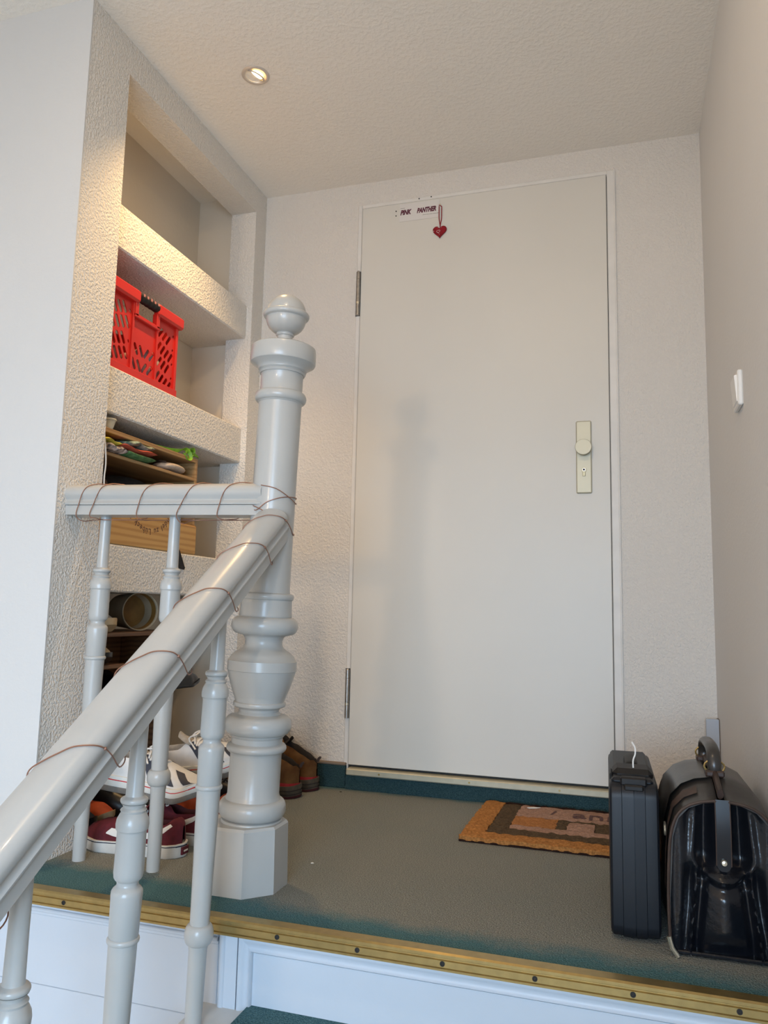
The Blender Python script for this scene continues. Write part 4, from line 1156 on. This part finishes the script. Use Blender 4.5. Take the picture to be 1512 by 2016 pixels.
for end in (0, 1):
    rows = []
    for i in range(49):
        z = .004 + .266 * i / 48; w_ = hw(z) - .003; r = []
        for j in range(57):
            x = -w_ + 2 * w_ * j / 56; f = 1 - abs(2 * j / 56 - 1) ** 8
            y = gus(x, z) * f + .003 * (1 - f)
            r.append((x, y if end == 0 else BL - y, z))
        rows.append(r)
    MB().grid(rows).build('gusset', 'leather_black', lb, True, 80)
st = []
for i in range(12):
    k = i / 11; z = .274 - .112 * k; y = .000 - .004 * math.sin(k * pi); st.append((z, y))
rows = [[(-.0135, y, z), (-.012, y - .003, z), (.012, y - .003, z), (.0135, y, z)] for z, y in st]
# rounded strap end
rows += [[(-.0105, st[-1][1], .156), (-.009, st[-1][1] - .003, .156), (.009, st[-1][1] - .003, .156), (.0105, st[-1][1], .156)], [(-.004, st[-1][1], .1525), (-.004, st[-1][1] - .003, .1525), (.004, st[-1][1] - .003, .1525), (.004, st[-1][1], .1525)]]
s1 = MB().grid(rows, close_u=True, cap=True).build('strap', 'leather_strap', lb, True, 50)
for sg_ in (-1, 1): MB().tube([(sg_ * .0122, y - .0030, z) for z, y in st], .0010, 6).build('strap_piping', 'leather_edge', s1, True)
MB().lathe([(-.0015, .0060), (-.0035, .0058), (-.0058, .0042), (-.0066, .0001)], 18, (0, -.0035, .168), axis='Y', capb=False).build('stud', 'nickel', s1, True, label='round brass stud')
# lid: closing frame, handle and buckle strap
MB().tube([(0, .02, .279), (0, .10, .303), (0, .17, .305), (0, .24, .303), (0, BL - .02, .279)], .006, 8, ry=.010).build('closing_frame', 'leather_edge', lb, True)
hd = [(0, .095, .302), (0, .093, .318), (0, .104, .336), (0, .135, .344), (0, .175, .345), (0, .215, .344), (0, .246, .336), (0, .257, .318), (0, .255, .302)]
hdl = MB().tube(catmull([Vector(p) for p in hd], 5), .0085, 12, ry=.0125).build('handle', 'leather_top', lb, True)
for y in (.095, .255):
    MB().bbox(-.017, .017, y - .012, y + .012, .296, .308, .003).build('handle_mount', 'leather_edge', hdl)
    MB().tube([(.018 * math.cos(a), y, .314 + .012 * math.sin(a)) for a in [2 * pi * i / 16 for i in range(17)]], .0020, 6).build('handle_ring', 'brass', hdl, True)
rows = []
for i in range(9):
    k = (.075 + .195 * i / 8) / BL; L_ = lift(k); r = []
    for q in range(len(PR) - 1, 3, -1):
        x, z = PR[q]; z2 = z + .026 * L_ * sm(.15, .28, z)
        e = .0035 + (.002 if i in (0, 8) else 0)
        r.append((-(x + e * (1 if z < .25 else .5)), BL * k, z2 + e))
    rows.append(r)
MB().grid(rows).build('flap', 'leather_top', lb, True, 60)
for y in (.045,):
    rows = []
    for q in range(len(PR) - 2, 2, -1):
        x, z = PR[q]; r = []
        for dy in (-.011, -.004, .004, .011):
            L_ = lift((y + dy) / BL); z2 = z + .026 * L_ * sm(.15, .28, z)
            r.append((-(x + .0028 * (1 if z < .25 else .5)), y + dy, z2 + .0028))
        rows.append(r)
    bs = MB().grid(rows).build('side_strap', 'leather_edge', lb, True, 60)
    MB().tube([(-.0945, y + .013 * math.cos(a), .205 + .011 * math.sin(a)) for a in [2 * pi * i / 14 for i in range(15)]], .0018, 6).build('buckle', 'nickel', bs, True)
MB().tube([(-.0945, -.004, .034), (-.090, -.005, .016), (-.080, -.005, .002)], .0042, 8).build('corner_cap', 'nickel', lb, True)
MB().tube([(.0945, -.004, .034), (.090, -.005, .016), (.080, -.005, .002)], .0042, 8).build('corner_cap', 'nickel', lb, True)

# ================================================================== SMALL WALL THINGS
sw = thing('light_switch', 'square white light switch on the right wall', 'switch', (XR, -.680, 1.102))
MB().bbox(-.0105, 0, -.040, .040, -.040, .040, .0025).build('switch_frame', 'plastic_white', sw)
MB().add([(-.0105, -.031, -.031), (-.0105, .031, -.031), (-.0165, -.030, .029), (-.0165, .030, .029), (-.0125, -.030, -.029), (-.0125, .030, -.029), (-.009, -.031, .031), (-.009, .031, .031), (-.009, -.031, -.031), (-.009, .031, -.031)],
         [(4, 5, 3, 2), (2, 3, 7, 6), (8, 9, 5, 4), (8, 4, 2, 6), (9, 7, 3, 5)]).build('rocker', 'plastic_white', sw)
gs = thing('grey_board', 'narrow grey board standing upright in the corner behind the leather bag', 'board', (1.140, -.045, 0), (0, 0, 0))
MB().bbox(-.0205, .0155, -.011, .0, .0, .302, .0015).build('board_face', 'grey_strip', gs)
MB().bbox(.0115, .0165, -.0105, .02, .0, .302, .001).build('board_edge', 'strip_edge', gs)
for k, (x, y, lab) in enumerate(((.188, -.756, 'white paper crumb on the carpet right of the thick post'), (.002, -.066, 'tiny dark crumb on the carpet near the door threshold'))):
    o = MB().ball((0, 0, .0012), .0042, .0026, .0012, 7, 4, lambda d: 1 + .25 * math.sin(5 * d.x + 3 * d.y)).build('crumb', 'crumb' if k == 0 else 'dark', None, loc=(x, y, 0), rot=(0, 0, .5))
    tag(o, lab, 'crumb')
